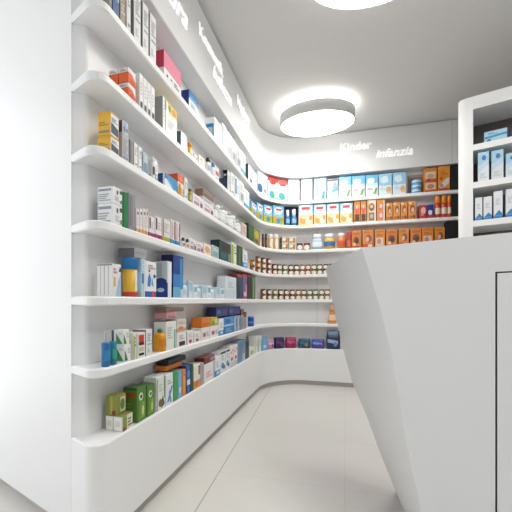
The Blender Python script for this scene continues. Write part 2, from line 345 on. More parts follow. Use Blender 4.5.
# ------------------------------------------------------------------ goods
Wh, Gr, Bk = '#f4f3f1', '#9a9da3', '#1d1d20'
def t(u0, v0, u1, v1, n, c=Gr): return ('t', u0, v0, u1, v1, n, c)
def r(u0, v0, u1, v1, c): return ('r', u0, v0, u1, v1, c)
def e(u, v, ru, rv, c): return ('e', u, v, ru, rv, c)
def p(c, *pts): return ('p', pts, c)
STY = {
 'taupe': dict(c='#8d857e', F=[r(.1,.1,.9,.5,'#a79f98'), t(.15,.6,.85,.8,3,'#cfc9c2')]),
 'paleblue_navyfoot': dict(c='#bcd3e4', sec=[(.3,'#3d5f8e'),(1,'#bcd3e4')], F=[e(.5,.35,.35,.1,'#5d86b5'), t(.15,.6,.85,.8,3,'#e8f0f6')]),
 'tan': dict(c='#a3937f', side='#8e8073', F=[r(.1,.55,.9,.9,'#b9ab98'), t(.15,.2,.85,.4,3,'#d9d0c2')]),
 'white_fine': dict(c='#e6e6e6', side='#b9b4ae', F=[t(.2,.5,.85,.85,5,'#a8a8ac'), r(.2,.1,.8,.16,'#8a8d94')]),
 'white_fine2': dict(c='#e9e9ea', side='#8d857f', F=[t(.15,.55,.85,.88,5,'#a5a6aa'), t(.15,.12,.6,.28,3,'#b7b8bb'), r(.15,.42,.85,.45,'#7f8288')]),
 'pink_lid': dict(c='#efece9', sec=[(.36,'#f0eeec'),(1,'#ea8fa6')], top='#ea8fa6', F=[r(.12,.1,.2,.2,Bk), r(.34,.14,.44,.2,'#3a3a3e'), t(.55,.08,.85,.26,2,'#55555a')], L=[r(0,.36,1,1,'#c4304f'), t(.15,.1,.85,.28,2,'#8a8a8c')]),
 'blue_end': dict(c='#e8eef2', sec=[(.55,'#e8eef2'),(1,'#2b83bd')], side='#1b2f86', top='#2b83bd', F=[r(.05,.55,.95,.68,'#7fb8dc'), t(.15,.15,.8,.4,3,'#9ab2c4')]),
 'blue_frame': dict(c='#eef0f1', F=[r(.1,.1,.9,.8,'#e3e7ea'), t(.2,.2,.8,.45,3,'#a9b7c2')], L=[r(.1,.08,.92,.72,'#2f86bd'), r(.1,.08,.8,.55,'#c8cdd0'), t(.16,.14,.7,.45,4,'#9aa3aa')], top='#d6dde2'),
 'white_teal': dict(c='#eceeef', F=[r(.0,.2,.35,.9,'#2f8fae'), t(.45,.3,.9,.7,4,'#a4b0b6')]),
 'white_teal2': dict(c='#eceeef', sec=[(.22,'#4aa3b8'),(1,'#eceeef')], F=[e(.5,.55,.3,.14,'#b9d7e0'), t(.2,.75,.8,.9,2,'#9aa8b0')]),
 'white_grey': dict(c='#e7e8e8', F=[r(.1,.1,.9,.5,'#b4b9bc'), e(.5,.32,.3,.14,'#8f979c'), t(.15,.6,.85,.85,3,'#a9adb0')]),
 'white_mark': dict(c='#e0e3e6', side='#35404e', F=[r(.12,.1,.34,.3,'#76828f'), e(.3,.22,.12,.08,'#384656'), t(.2,.55,.8,.8,3,'#c3cad0')]),
 'white_navyblob': dict(c='#dbe4ea', F=[e(.2,.28,.26,.2,'#2d5d92'), r(.03,.1,.42,.3,'#24507f'), r(.0,.55,.25,.95,'#a8d3ea'), e(.72,.25,.14,.1,'#8f8f90'), t(.45,.55,.9,.8,3,'#cbb9c8')]),
 'redtop': dict(c='#d6e4ec', sec=[(.86,'#d6e4ec'),(1,'#d93a30')], top='#c8322a', F=[p('#d93a30',(.0,.86),(1,.86),(.72,.7),(.3,.7)), e(.4,.22,.3,.16,'#3f9fd0'), e(.5,.16,.26,.1,'#4fae7c'), t(.2,.5,.8,.64,2,'#8fa0ae'), r(.0,.02,1,.06,'#6fb9d8')]),
 'white_sky': dict(c='#dfe8ec', F=[t(.15,.72,.85,.88,2,'#e8b9b4'), e(.6,.48,.3,.08,'#a9d8ea'), t(.3,.12,.7,.3,3,'#d2e0c8'), r(.0,.94,1,.99,'#b8d9ea')]),
 'sky_logo': dict(c='#bddcee', F=[r(.0,.62,1,.95,'#9fcdea'), p('#3a8fd0',(.62,.06),(.82,.06),(.9,.42),(.74,.38)), t(.12,.25,.5,.4,2,'#8f90c0'), t(.25,.7,.75,.85,2,'#f4fafd')]),
 'grey_photo': dict(c='#cfe0ee', top='#41454b', F=[r(.0,.42,1,.97,'#a9aeb4'), e(.35,.68,.24,.18,'#c5c0be'), e(.72,.62,.2,.2,'#8f9aa4'), r(.0,.9,1,.98,'#3a3f45'), p('#5aa8de',(.4,.3),(1,.42),(1,.56),(.5,.46)), t(.15,.1,.8,.2,2,'#dfe6ee')]),
 'milk_green': dict(c='#f0f5f4', sec=[(.5,'#e3ebe8'),(.62,'#bfdff0'),(1,'#6fb4df')], F=[e(.4,.72,.32,.14,'#dcecf4'), e(.5,.78,.22,.08,'#eef4f7'), p('#5b9a52',(.66,.1),(.86,.16),(.98,.4),(.78,.34)), e(.75,.14,.14,.05,'#7fb06a'), t(.12,.3,.6,.4,2,'#c08a96')]),
 'milk_beige': dict(c='#e4eff5', sec=[(.45,'#d9e8f0'),(1,'#98c8e4')], F=[e(.42,.72,.3,.17,'#d4e6ef'), p('#d4e9f4',(.55,.6),(.75,.62),(.6,.92),(.5,.9)), e(.76,.24,.2,.15,'#dcae72'), r(.62,.08,.94,.16,'#e6c590'), t(.12,.25,.5,.4,2,'#c3ccd6')]),
 'tray': dict(c='#84706a', top='#6f5f5a', F=[r(.0,.88,1,1,'#a49a94')]),
 'orange_photo': dict(c='#d98a3c', F=[r(.08,.56,.92,.84,'#e6cdb2'), r(.08,.1,.92,.38,'#e3c5ab'), e(.5,.66,.28,.1,'#c9a58c'), e(.5,.22,.3,.1,'#b8826a'), r(.0,.4,1,.5,'#c5522a'), r(.0,.0,1,.05,'#c23b28'), e(.35,.5,.12,.05,'#8b3a2c')]),
 'orange_diag': dict(c='#e39432', F=[p('#e6ded6',(.05,.18),(.7,.5),(.95,.52),(.9,.28),(.3,.08)), e(.3,.2,.16,.08,'#9a8fb4'), r(.05,.02,.95,.1,'#c83c2c'), t(.2,.66,.8,.82,2,'#c86a26'), e(.25,.5,.14,.08,'#c8502c')]),
 'black': dict(c='#141416', rough=.6, F=[r(.05,.04,.95,.96,'#101012')]),
 'orange_white': dict(c='#e8642c', sec=[(.68,'#e8632d'),(1,'#ece8e4')], top='#e6e3e0', F=[p('#eceae8',(0,1),(1,.35),(1,.62),(.3,1)), t(.2,.1,.8,.35,2,'#b8431c')], L=[t(.15,.76,.85,.94,2,'#8b8b90')]),
 'white_foot': dict(c='#efefef', F=[r(.15,.03,.85,.2,'#3b3b3f'), t(.2,.4,.8,.8,4,'#c9cacc')]),
 'grey_side': dict(c='#ededec', side='#9a9a98', F=[t(.2,.4,.8,.8,4,'#c0c0c0')]),
 'yellowtop': dict(c='#f1f0ec', sec=[(.68,'#f3f2ef'),(1,'#e8c63a')], top='#e6c53c', F=[p('#f3f2ef',(0,.66),(.3,.66),(.12,1),(0,1)), e(.75,.85,.2,.1,'#c98a2a'), e(.3,.84,.12,.1,'#8a9a34'), t(.15,.2,.85,.5,4,'#d6d5d2')]),
 'teal_side': dict(c='#f2f3f4', side='#3b6478', F=[e(.5,.5,.3,.3,'#dfe6ec'), t(.2,.1,.8,.25,2,'#b9c2c8')]),
 'maroonframe': dict(c='#efe9e6', F=[r(.08,.3,.92,.92,'#7d3a44'), r(.24,.42,.8,.84,'#efe7e2'), t(.2,.06,.8,.22,2,'#b9a3a0')]),
 'cream': dict(c='#ebe4d8', F=[t(.2,.5,.8,.85,3,'#b59d86'), r(.1,.1,.9,.25,'#d8c5a6')]),
 'redlabel': dict(c='#eff0f1', sec=[(.7,'#eff0f1'),(1,'#d7dde2')], F=[r(.08,.35,.92,.68,'#d8402f'), t(.2,.08,.8,.25,2,'#a6b4c0')]),
 'navy_side': dict(c='#d3d5d8', side='#27304c', F=[t(.2,.4,.8,.8,4,'#b0b3b8')], L=[r(0,.62,1,1,'#c5c8cb')]),
 'cereal_blue': dict(c='#8cb53c', sec=[(.08,'#9cb63c'),(.42,'#b2b23e'),(.6,'#7fc0da'),(1,'#5faee0')], top='#1d2742', F=[e(.5,.74,.40,.2,'#f1f4f7'), e(.36,.66,.22,.12,'#f1f4f7'), r(.24,.74,.8,.86,'#c53a44'), e(.5,.2,.2,.14,'#3f86c8'), e(.2,.32,.18,.1,'#d99a3a'), e(.8,.28,.16,.1,'#a6a034')]),
 'navy': dict(c='#1d2a5a', F=[r(.04,.04,.96,.96,'#1a2654')]),
 'cereal_cream': dict(c='#e8d9b8', sec=[(.5,'#eccd98'),(.66,'#cfe3ec'),(1,'#9fcdea')], top='#1d2742', F=[e(.5,.8,.42,.2,'#f3f4f7'), r(.2,.76,.8,.9,'#cc3f4e'), e(.35,.24,.28,.18,'#e0a860'), e(.7,.2,.22,.16,'#f3ead6'), e(.5,.4,.3,.1,'#f0dcae'), e(.85,.34,.12,.12,'#d9a24a')]),
 'orange_red_dark': dict(c='#de8c34', F=[r(.12,.04,.88,.38,'#4d3326'), e(.5,.6,.34,.2,'#e2574a'), e(.5,.74,.2,.09,'#edd3bf'), r(.0,.92,1,1,'#c8762a')]),
 'cream_oval': dict(c='#eadcc4', F=[e(.5,.68,.36,.2,'#c9733a'), e(.5,.66,.26,.15,'#6b5a58'), e(.5,.7,.16,.08,'#dcc9bd'), r(.2,.04,.8,.42,'#7f6a74'), e(.5,.24,.2,.12,'#c9a9a0'), r(0,.0,.14,1,'#d99a3c')]),
 'orange_pink': dict(c='#e28f3a', F=[e(.5,.68,.32,.18,'#d8766e'), e(.5,.7,.2,.1,'#efd6c6'), r(.2,.06,.8,.42,'#cf7f86'), e(.5,.26,.24,.12,'#ecc8bd'), r(.84,0,1,1,'#f0e0c8')]),
 'orange_face': dict(c='#e2923e', F=[e(.52,.58,.32,.24,'#8a4d35'), e(.55,.52,.2,.15,'#e3bda2'), r(.1,.04,.9,.2,'#b9622c'), e(.75,.14,.14,.1,'#6b4638'), r(.0,.86,.4,.97,'#f0d9b4')]),
 'redpink': dict(c='#b9302c', F=[e(.55,.58,.36,.26,'#e3b9a8'), e(.4,.3,.25,.12,'#d88a8c'), r(0,0,1,.12,'#c23434')]),
 'bluered': dict(c='#2f3f8c', sec=[(.2,'#c2352f'),(1,'#2c3d8f')], F=[e(.45,.42,.34,.2,'#e8e3e4'), e(.5,.72,.36,.14,'#27367e')]),
 'yellow_box': dict(c='#e9b62e', F=[r(.0,.0,1,.92,'#e4e6e8'), p('#3b4a58',(.05,.1),(.95,.05),(.95,.4),(.05,.55)), t(.1,.6,.9,.8,3,'#6d7b88')], L=[r(.05,.08,.95,.2,'#8f8a6a'), t(.1,.4,.9,.62,2,'#a38c4c'), r(.0,.84,1,1,'#e3a92a')]),
 'grey_text': dict(c='#b9b9bd', F=[t(.1,.2,.9,.85,8,'#9397a0'), r(.1,.06,.9,.14,'#7f8794')]),
 'greydark': dict(c='#8f8e90', F=[r(.1,.1,.35,.95,'#7b7c80'), r(.6,.1,.8,.95,'#a09fa0')]),
 'tealgrey': dict(c='#a9bcc4', F=[r(.1,.05,.9,.5,'#6d8fa0'), t(.15,.6,.85,.85,3,'#dfe6e9')]),
 'white_blue': dict(c='#e9eef2', sec=[(.3,'#4f9fcf'),(1,'#e9eef2')], F=[t(.2,.45,.8,.8,3,'#a6bac8'), e(.5,.16,.3,.08,'#cfe4f0')]),
 'bluewave': dict(c='#e8eff3', sec=[(.62,'#e8eff3'),(1,'#2d7fae')], side='#e8eef2', top='#2a6f9c', F=[p('#2b86bf',(0,.8),(.4,.55),(.7,.2),(1,.1),(1,.75),(.5,1),(0,1)), p('#4fa8d8',(.1,.6),(.45,.3),(.6,.1),(.8,.1),(.5,.5),(.2,.75))], L=[r(.45,.0,.85,1,'#1f4f86'), r(.1,.2,.4,.7,'#57b0d8')]),
 'orangetop': dict(c='#ece4da', sec=[(.4,'#d9a24e'),(.62,'#e9dccb'),(1,'#d9602c')], top='#cf5a28', F=[e(.5,.82,.28,.12,'#e9773f'), r(.1,.05,.4,.55,'#b97f2e'), t(.5,.1,.9,.5,4,'#e6ddd2')]),
 'flatwhite': dict(c='#ece8e8', F=[r(.08,.1,.6,.4,'#b58f9c'), t(.1,.55,.9,.85,2,'#c5b3ba'), r(.7,.1,.95,.5,'#7b4f5e')]),
 'brownflat': dict(c='#8a6f5c', F=[r(.1,.15,.9,.5,'#755a49')]),
 'flatgrey': dict(c='#c5c4c4', F=[t(.1,.2,.9,.8,3,'#96989c')]),
 'pinkgrey': dict(c='#d3bfc0', F=[t(.15,.3,.85,.8,4,'#b18f94')]),
 'greentea': dict(c='#27502c', side='#1f4527', F=[r(.45,.05,.95,.95,'#8f9238'), e(.7,.6,.2,.22,'#c2a83c'), r(.08,.2,.4,.8,'#2f6436'), e(.7,.2,.2,.1,'#5b3a24')]),
 'fruitbox': dict(c='#d9c9aa', side='#5b4636', F=[e(.35,.55,.3,.3,'#f0e8da'), e(.7,.35,.22,.22,'#b9703f'), e(.25,.25,.16,.14,'#7f8c4a'), e(.75,.72,.16,.14,'#9c5a3a')]),
 'red': dict(c='#b8352a', F=[r(.1,.1,.9,.5,'#d06a3c')]),
 'orange_0': dict(c='#d9822f', side='#7b3d1e', F=[e(.5,.42,.34,.24,'#7d5040'), e(.55,.38,.2,.14,'#4a3434'), r(.1,.74,.9,.88,'#c2662a'), r(.0,.0,1,.1,'#b84f26'), e(.3,.2,.16,.1,'#e5cba9')]),
 'orange_1': dict(c='#dc8a34', side='#7b3d1e', F=[e(.56,.5,.3,.22,'#8a5148'), e(.45,.46,.16,.14,'#e0b79a'), r(.0,.0,1,.2,'#c94a30'), r(.5,.02,.92,.16,'#e6c9b8'), r(.1,.8,.7,.92,'#c8702c')]),
 'orange_2': dict(c='#dd8b36', side='#7b3d1e', F=[r(.1,.06,.86,.52,'#e2c4b2'), e(.4,.32,.22,.16,'#c28a74'), t(.15,.62,.85,.78,2,'#b8612a'), r(.1,.84,.9,.94,'#c9742c')]),
 'white_pharma': dict(c='#eeeeef', F=[e(.45,.72,.1,.14,'#5a5f66'), e(.85,.8,.16,.12,'#4d5258'), t(.2,.2,.8,.5,3,'#c0c4c8'), e(.88,.2,.14,.12,'#7d7f84')], L=[r(.06,.74,.92,.88,'#8d97a2'), t(.06,.12,.9,.62,4,'#a9b0b8')]),
 'green': dict(c='#177a45', F=[r(.05,.05,.95,.95,'#18804a')], top='#0f5a34'),
 'pinkdots': dict(c='#eae2e2', sec=[(.16,'#dfae70'),(1,'#ebe4e4')], top='#c9b0ac', F=[e(.5,.82,.32,.07,'#7b565c'), t(.3,.3,.7,.7,4,'#cdb9bc')]),
 'magentafoot': dict(c='#ede7e8', sec=[(.2,'#a8457e'),(1,'#ede7e8')], F=[r(.05,.4,.28,.95,'#54303e'), t(.4,.4,.9,.8,4,'#d2bfc4'), e(.6,.1,.25,.07,'#7d2c5c')]),
 'limefoot': dict(c='#e3e0da', sec=[(.2,'#a7aa3c'),(1,'#e4e2dd')], F=[t(.15,.4,.85,.85,5,'#c0bcb6'), r(.0,.2,.12,1,'#b05a6c')]),
 'maroonstripe': dict(c='#e9e4e3', sec=[(.18,'#3f8fbf'),(1,'#e9e4e3')], F=[r(.1,.2,.3,.92,'#c7979c'), r(.75,.2,.95,.95,'#7a3340'), t(.4,.4,.7,.8,4,'#cfc4c4')]),
 'peach': dict(c='#efe2d6', F=[e(.4,.5,.3,.3,'#e3a671'), t(.65,.3,.95,.7,3,'#d0b8a6')]),
 'paleteal': dict(c='#a9c2c4', F=[r(.1,.1,.9,.5,'#8fb0b4'), t(.15,.6,.85,.85,2,'#e0ecec')]),
 'darkteal': dict(c='#17474c', side='#0f2a30', F=[r(.1,.5,.9,.92,'#2b1c22'), r(.1,.1,.6,.4,'#1d5f62'), r(.75,.05,.95,.45,'#7f9a98')]),
 'yellowgreen': dict(c='#e3e6da', F=[r(.0,.0,.4,.9,'#a8b83a'), r(.5,.1,.8,.9,'#eef0ea'), t(.5,.5,.95,.9,3,'#8a9460')]),
 'darkgreen': dict(c='#1f4a2e', F=[r(.35,.1,.6,.9,'#4f7a3a'), r(.7,.05,.95,.5,'#16301f')]),
 'white_lines': dict(c='#ecebea', F=[r(.1,.3,.3,.6,'#e0b24a'), p('#232a36',(.7,.78),(1,.78),(.9,.95)), p('#a9c8e4',(.35,.0),(1,.0),(1,.75),(.6,.45)), t(.05,.72,.5,.92,2,'#c8908f')], L=[r(.2,.04,.24,.96,'#b3b0ae'), r(.45,.04,.5,.96,'#a9a6a5'), r(.74,.04,.78,.96,'#b9b6b4'), r(.0,.96,1,1,'#8a8886')]),
 'greystack': dict(c='#a9a9ab', F=[r(.0,.55,1,.6,'#7d7d82'), t(.1,.65,.9,.95,3,'#c7c7c9')], side='#6d6d72'),
 'paleblue': dict(c='#b5d5e8', F=[r(.1,.35,.7,.62,'#3a84bf'), r(.0,.0,.4,.2,'#cfe6d6'), t(.15,.7,.85,.9,3,'#e3f0f7'), r(.75,.0,1,1,'#eef2f5')]),
 'bluefigure': dict(c='#eef0f2', sec=[(.16,'#2a5fae'),(1,'#eef0f2')], F=[r(.55,.0,.85,.16,'#d2455a'), p('#3a86c9',(.15,.3),(.4,.28),(.5,.5),(.35,.68),(.2,.55)), p('#5aa0d6',(.5,.35),(.72,.28),(.6,.55)), e(.32,.74,.08,.04,'#2f6cae'), t(.2,.8,.9,.94,2,'#c79aa4'), e(.8,.6,.12,.05,'#3f4a5a')]),
 'silverblue': dict(c='#d8dde0', sec=[(.4,'#2a4f96'),(1,'#d2d8dc')], L=[r(0,0,1,.42,'#21448f'), e(.5,.42,.5,.12,'#21448f'), e(.5,.2,.3,.06,'#c9dcee'), r(.15,.55,.6,.95,'#a9bcc8')], F=[r(.1,.0,.9,.98,'#eef0f2')]),
 'deepblue': dict(c='#2a5fb0', sec=[(.25,'#6fb2d8'),(.55,'#3a80c4'),(1,'#20428f')], side='#151f4a', top='#161f44', F=[r(.65,.2,.9,.95,'#3f98c6'), r(.7,.0,1,.2,'#c9d6de')]),
 'icy_1': dict(c='#cfe0ea', F=[r(.1,.4,.9,.95,'#a9c9df'), t(.2,.1,.8,.3,2,'#eef4f8')]),
 'icy_2': dict(c='#e6edf1', F=[r(.15,.45,.85,.85,'#93b8d2'), t(.2,.1,.8,.3,2,'#cfdbe3')]),
 'whitetall': dict(c='#dfe6ec', F=[r(.0,.0,1,.4,'#d2dde6'), t(.2,.5,.8,.8,3,'#bccad6')]),
 'book_teal': dict(c='#173944', sec=[(.9,'#193c48'),(1,'#a63a3a')], F=[r(.55,.05,.9,.85,'#24506a')]),
 'book_pink': dict(c='#b54a66', sec=[(.9,'#8a4a7a'),(1,'#b23b36')], F=[r(.1,.35,.5,.88,'#4f6fa6'), r(.55,.1,.9,.6,'#d78a98'), e(.4,.2,.25,.1,'#d9dfe6')]),
 'book_black': dict(c='#161a18', sec=[(.92,'#181c1a'),(1,'#8f2f2c')], F=[r(.3,.1,.6,.85,'#23352a')]),
 'book_green': dict(c='#3f5f42', F=[r(.3,.05,.7,.9,'#8aa07a')]),
 'greentri': dict(c='#eeeeec', F=[p('#1f8a4a',(.03,.05),(.55,.05),(.03,.75)), t(.5,.5,.95,.85,3,'#b5b5b6')], L=[p('#1f8a4a',(.25,.05),(.98,.05),(.25,.8)), t(.5,.7,.95,.9,2,'#c9c9c8')]),
 'redblack': dict(c='#eeebe4', F=[r(.2,.5,.85,.92,'#d23a2c'), r(.2,.5,.85,.62,'#54181a'), r(.2,.08,.85,.18,'#191b20'), r(.2,.26,.85,.42,'#cfc9b4'), r(.0,.0,.12,1,'#dfe3d0')]),
 'white_green': dict(c='#e9eae6', F=[r(.75,.0,.92,.7,'#7fb58a'), t(.1,.4,.6,.85,5,'#c6c4c2')]),
 'blackfoot': dict(c='#ecebe8', F=[r(.2,.05,.85,.35,'#2c2426'), t(.2,.5,.8,.85,3,'#bdb7b4')], L=[r(.2,.0,.6,.9,'#9fc0a4')]),
 'beige_bands': dict(c='#ddd0c2', sec=[(.3,'#d8a888'),(.5,'#e6ddd4'),(1,'#dcd2c8')], F=[e(.4,.3,.3,.14,'#c9895a'), t(.1,.65,.9,.9,2,'#b8a698')]),
 'pinkflat': dict(c='#c98f96', F=[r(.1,.1,.9,.4,'#b5606c')]),
 'brownflat2': dict(c='#8f5a44'),
 'reddot': dict(c='#edeaea', F=[e(.45,.2,.26,.14,'#c23a52'), t(.2,.5,.8,.85,3,'#c9bfc2')], side='#bfc3bd'),
 'redsquare': dict(c='#ece9ea', F=[r(.15,.25,.5,.6,'#cf7f90'), r(.28,.35,.42,.5,'#b23550'), t(.6,.3,.95,.7,3,'#9fa3a8')]),
 'orangeflat': dict(c='#de7a26', F=[r(.1,.15,.9,.45,'#c9641c')], top='#d8852f'),
 'limeflat': dict(c='#c9b83c', F=[r(.1,.1,.5,.6,'#6fa03c'), r(.55,.3,.9,.8,'#e6d98a')]),
 'bluecarton': dict(c='#2f7fbe', sec=[(.45,'#2c7abc'),(.55,'#b9d7ea'),(1,'#3f97cf')], F=[e(.4,.76,.3,.14,'#2563a8'), t(.15,.1,.85,.35,3,'#7fb8e0')]),
 'blue_grey': dict(c='#8fa6bd', F=[r(.1,.1,.5,.9,'#b9c6d4'), r(.6,.3,.95,.8,'#5f7a9c')]),
 'navyviolet': dict(c='#24296b', F=[r(.3,.2,.9,.6,'#3a2f7d'), e(.2,.5,.15,.25,'#3f6aa8')], top='#2f3f80'),
 'browngrey': dict(c='#8a8a90', sec=[(.7,'#a3a6ac'),(1,'#6b4038')], F=[r(.2,.1,.5,.6,'#63656c')]),
 'olive_small': dict(c='#e6e2d4', sec=[(1,'#e3e0d0')], top='#8b8f4a', F=[r(.0,.0,.4,1,'#8c9440'), e(.15,.1,.15,.12,'#7a3a2a'), t(.5,.2,.95,.85,3,'#7d8a50')], L=[r(.06,.06,.94,.94,'#efeeea'), r(.2,.3,.8,.7,'#dcdad4')]),
 'olive_top': dict(c='#8c8f3e', F=[r(.35,.1,.95,.9,'#cfd0b0'), e(.6,.5,.25,.3,'#5f7a3a')], L=[r(.4,.05,.62,.95,'#b5a94c'), r(.0,.0,.2,1,'#7d8a34'), e(.75,.12,.2,.14,'#7a3a22')]),
 'greenbig': dict(c='#4f7f2c', side='#5b7d33', top='#2f5a24', F=[e(.4,.72,.24,.12,'#d9e0c9'), e(.42,.72,.14,.06,'#3b6a2a'), r(.3,.08,.8,.55,'#8aa83c'), p('#6f9838',(.05,.05),(.4,.05),(.6,.5),(.3,.6)), e(.6,.3,.14,.14,'#c5cf8a')], L=[r(.1,.72,.9,.86,'#b5532a'), t(.1,.3,.8,.6,3,'#7c9a4a'), r(.0,.93,1,1,'#2f5a24')]),
 'white_branch': dict(c='#e9ece6', F=[p('#4a6a3a',(.5,.02),(.95,.12),(.7,.38),(.55,.28)), e(.4,.2,.2,.12,'#7a5a3a'), r(.0,.0,.12,.95,'#8fa6a0'), t(.25,.55,.7,.8,3,'#cdd2cc'), r(.85,.3,.97,1,'#6f8a4f')]),
 'white_bluediag': dict(c='#e8edf0', F=[p('#3f7fb5',(.1,.1),(.35,.1),(.95,.55),(.8,.62)), p('#5b9acb',(.55,.05),(.8,.05),(.5,.5),(.35,.4)), t(.15,.68,.85,.86,2,'#a9b8c4')]),
 'grassgreen': dict(c='#3f9a44', F=[r(.15,.05,.85,.95,'#46a64b')]),
 'skyblue': dict(c='#6fb0d6', F=[r(.15,.05,.85,.95,'#7fbadc'), e(.5,.3,.3,.12,'#cfe4f0')]),
 'orangeslim': dict(c='#dd8a2f', F=[r(.2,.1,.8,.9,'#e59a44'), e(.5,.8,.2,.06,'#c9564a')]),
 'navyprint': dict(c='#27478c', F=[e(.5,.7,.35,.14,'#4f8fcf'), r(.1,.3,.9,.5,'#d9e4ee'), r(.2,.05,.8,.25,'#3a6fb5')]),
 'blackflat': dict(c='#1c2430', F=[r(.05,.2,.95,.5,'#131820'), r(.05,.6,.6,.8,'#33495c')], top='#222b36'),
 'orangefoot': dict(c='#ece8e2', sec=[(.35,'#e29a3c'),(1,'#ece8e2')], side='#2d6a4a', F=[r(.7,.55,.95,.95,'#b5583a'), e(.4,.2,.25,.12,'#d2742c')], L=[r(0,0,1,.4,'#c85a2c')]),
 'greyslim': dict(c='#b9b6b2', F=[r(.2,.1,.8,.9,'#a6a4a2')]),
 'whitepink': dict(c='#efe9e9', F=[t(.15,.25,.75,.6,3,'#d8a3a8'), r(.85,.0,1,1,'#b9bfc0')]),
 'darkred': dict(c='#6b2628', F=[r(.55,.2,.95,.8,'#b58088')], top='#8a4a44'),
 'whitepic': dict(c='#e9edef', F=[e(.4,.35,.3,.14,'#4f8fbf'), e(.7,.25,.2,.1,'#2f5f8a'), t(.2,.6,.8,.85,3,'#b5bfc6'), r(.0,.9,1,1,'#33383d')]),
 'redpinkspot': dict(c='#eee5e2', F=[e(.5,.4,.3,.09,'#cf4f58'), e(.3,.7,.2,.07,'#d8a08c'), e(.7,.8,.15,.05,'#c97a6a'), r(.1,.05,.9,.25,'#b9cfdd')]),
 'steel': dict(c='#6f93ad', F=[r(.1,.1,.5,.9,'#5a829f'), r(.55,.0,.95,.35,'#a5bfd2')]),
 'charcoal': dict(c='#3a424a', F=[r(.2,.1,.8,.9,'#2c333a')]),
 'limewhite': dict(c='#e3e6dc', F=[e(.4,.45,.25,.28,'#a3b866'), t(.65,.3,.95,.7,3,'#c0c5b8')]),
 'cab_lie': dict(c='#aed4e8', F=[p('#3f9ac4',(.0,.35),(1,.5),(1,.68),(.0,.55)), t(.15,.7,.6,.88,2,'#5b9fc6'), e(.2,.2,.1,.12,'#2f7fb0')]),
 'cab_tall': dict(c='#e2e8ee', sec=[(.55,'#dfe5ec'),(1,'#a9d0e8')], F=[e(.55,.8,.2,.09,'#2f7fb5'), p('#c6dcec',(0,.3),(1,.55),(1,.75),(0,.5)), t(.15,.1,.85,.3,3,'#c2cbd6')]),
 'cab_wave': dict(c='#e6e9ee', sec=[(.1,'#2f86c0'),(1,'#e6e9ee')], F=[p('#2f86c0',(0,.1),(1,.1),(1,.16),(.6,.3),(.25,.18)), t(.2,.5,.8,.75,4,'#c5cad2')]),
 'smallmaroon': dict(c='#c9dbe6', side='#6b3a3c', F=[r(.1,.1,.5,.6,'#5f8fb4'), t(.1,.7,.9,.9,2,'#8f9aa4'), e(.75,.35,.15,.2,'#9c5a4a')]),
}
def carton(root, sty, w, d, h):
    st = STY[sty]
    base = st['c']; sec = st.get('sec', [(1.0, base)]); topc = st.get('top', sec[-1][1])
    side = st.get('side'); rough = st.get('rough', .4)
    ch = min(.0016, w*.12, d*.12, h*.1)
    def oct_(k):
        x, y = w/2 - k, d/2 - k; q = max(ch - k, ch*.3)
        return [(-x+q,-y),(x-q,-y),(x,-y+q),(x,y-q),(x-q,y),(-x+q,y),(-x,y-q),(-x,-y+q)]
    mb = MB()
    zs = [(0, ch), (ch, 0)] ; ms = [mat(sec[0][1], rough)]
    for f, c in sec:
        z = min(f*h, h - ch); zs.append((z, 0)); ms.append(mat(c, rough))
    zs.append((h, ch)); ms.append(mat(topc, rough))
    mb.loft([[(x, y, z) for x, y in oct_(k)] for z, k in zs], ms, cap0=True, cap1=True)
    def decals(lst, face):
        n = 0
        for q in lst:
            n += 1; off = .0005 + .00025*n
            W_ = w if face == 'F' else d
            def pt(u, v):
                a = (u - .5)*(W_ - 2*ch); z = ch + v*(h - 2*ch)
                if face == 'F': return (a, -d/2 - off, z)
                return (-w/2 - off, -a, z)
            polys = []
            if q[0] == 'r': polys = [[(q[1],q[2]),(q[3],q[2]),(q[3],q[4]),(q[1],q[4])]]; c = q[5]
            elif q[0] == 'e': polys = [[(q[1]+q[3]*math.cos(2*math.pi*i/16), q[2]+q[4]*math.sin(2*math.pi*i/16)) for i in range(16)]]; c = q[5]
            elif q[0] == 'p': polys = [list(q[1])]; c = q[2]
            else:
                u0, v0, u1, v1, k, c = q[1:]
                hh = (v1 - v0)/k
                for i in range(k):
                    uu = u0 + (u1 - u0)*(1 - .13*((i*7) % 4))
                    polys.append([(u0, v0+hh*i), (uu, v0+hh*i), (uu, v0+hh*(i+.55)), (u0, v0+hh*(i+.55))])
            for pl in polys:
                mb.add([pt(u, v) for u, v in pl], [tuple(range(len(pl)))], mat(c, rough))
    if side: decals([('r', 0, 0, 1, 1, side)], 'L')
    decals(st.get('F', []), 'F'); decals(st.get('L', []), 'L')
    # tuck flap seam on the lid
    z = h + .0003; mb.add([(-w*.42, -d*.36, z), (w*.42, -d*.36, z), (w*.42, -d*.36+.0012, z), (-w*.42, -d*.36+.0012, z)], [(0,1,2,3)], mat('#8c8c8c', .6))
    return mb
def lathe(mb, prof, m, n=20, sx=1.0, sy=1.0, power=2.0):
    rings = []
    for rad, z in prof:
        rg = []
        for i in range(n):
            a = 2*math.pi*i/n; c, s = math.cos(a), math.sin(a)
            k = (abs(c)**power + abs(s)**power) ** (-1/power)
            rg.append((rad*k*c*sx, rad*k*s*sy, z))
        rings.append(rg)
    mb.loft(rings, m, cap0=True, cap1=True, smooth=True)
FOOD = {'food_brown': '#8a5a3a', 'food_orange': '#c8792f', 'food_green': '#8c9248', 'food_red': '#96402f', 'food_cream': '#e2b775'}
FLID = {'food_brown': '#4d3328', 'food_orange': '#8a4f2a', 'food_green': '#6a5a3a', 'food_red': '#6b2b26', 'food_cream': '#f0efe9'}
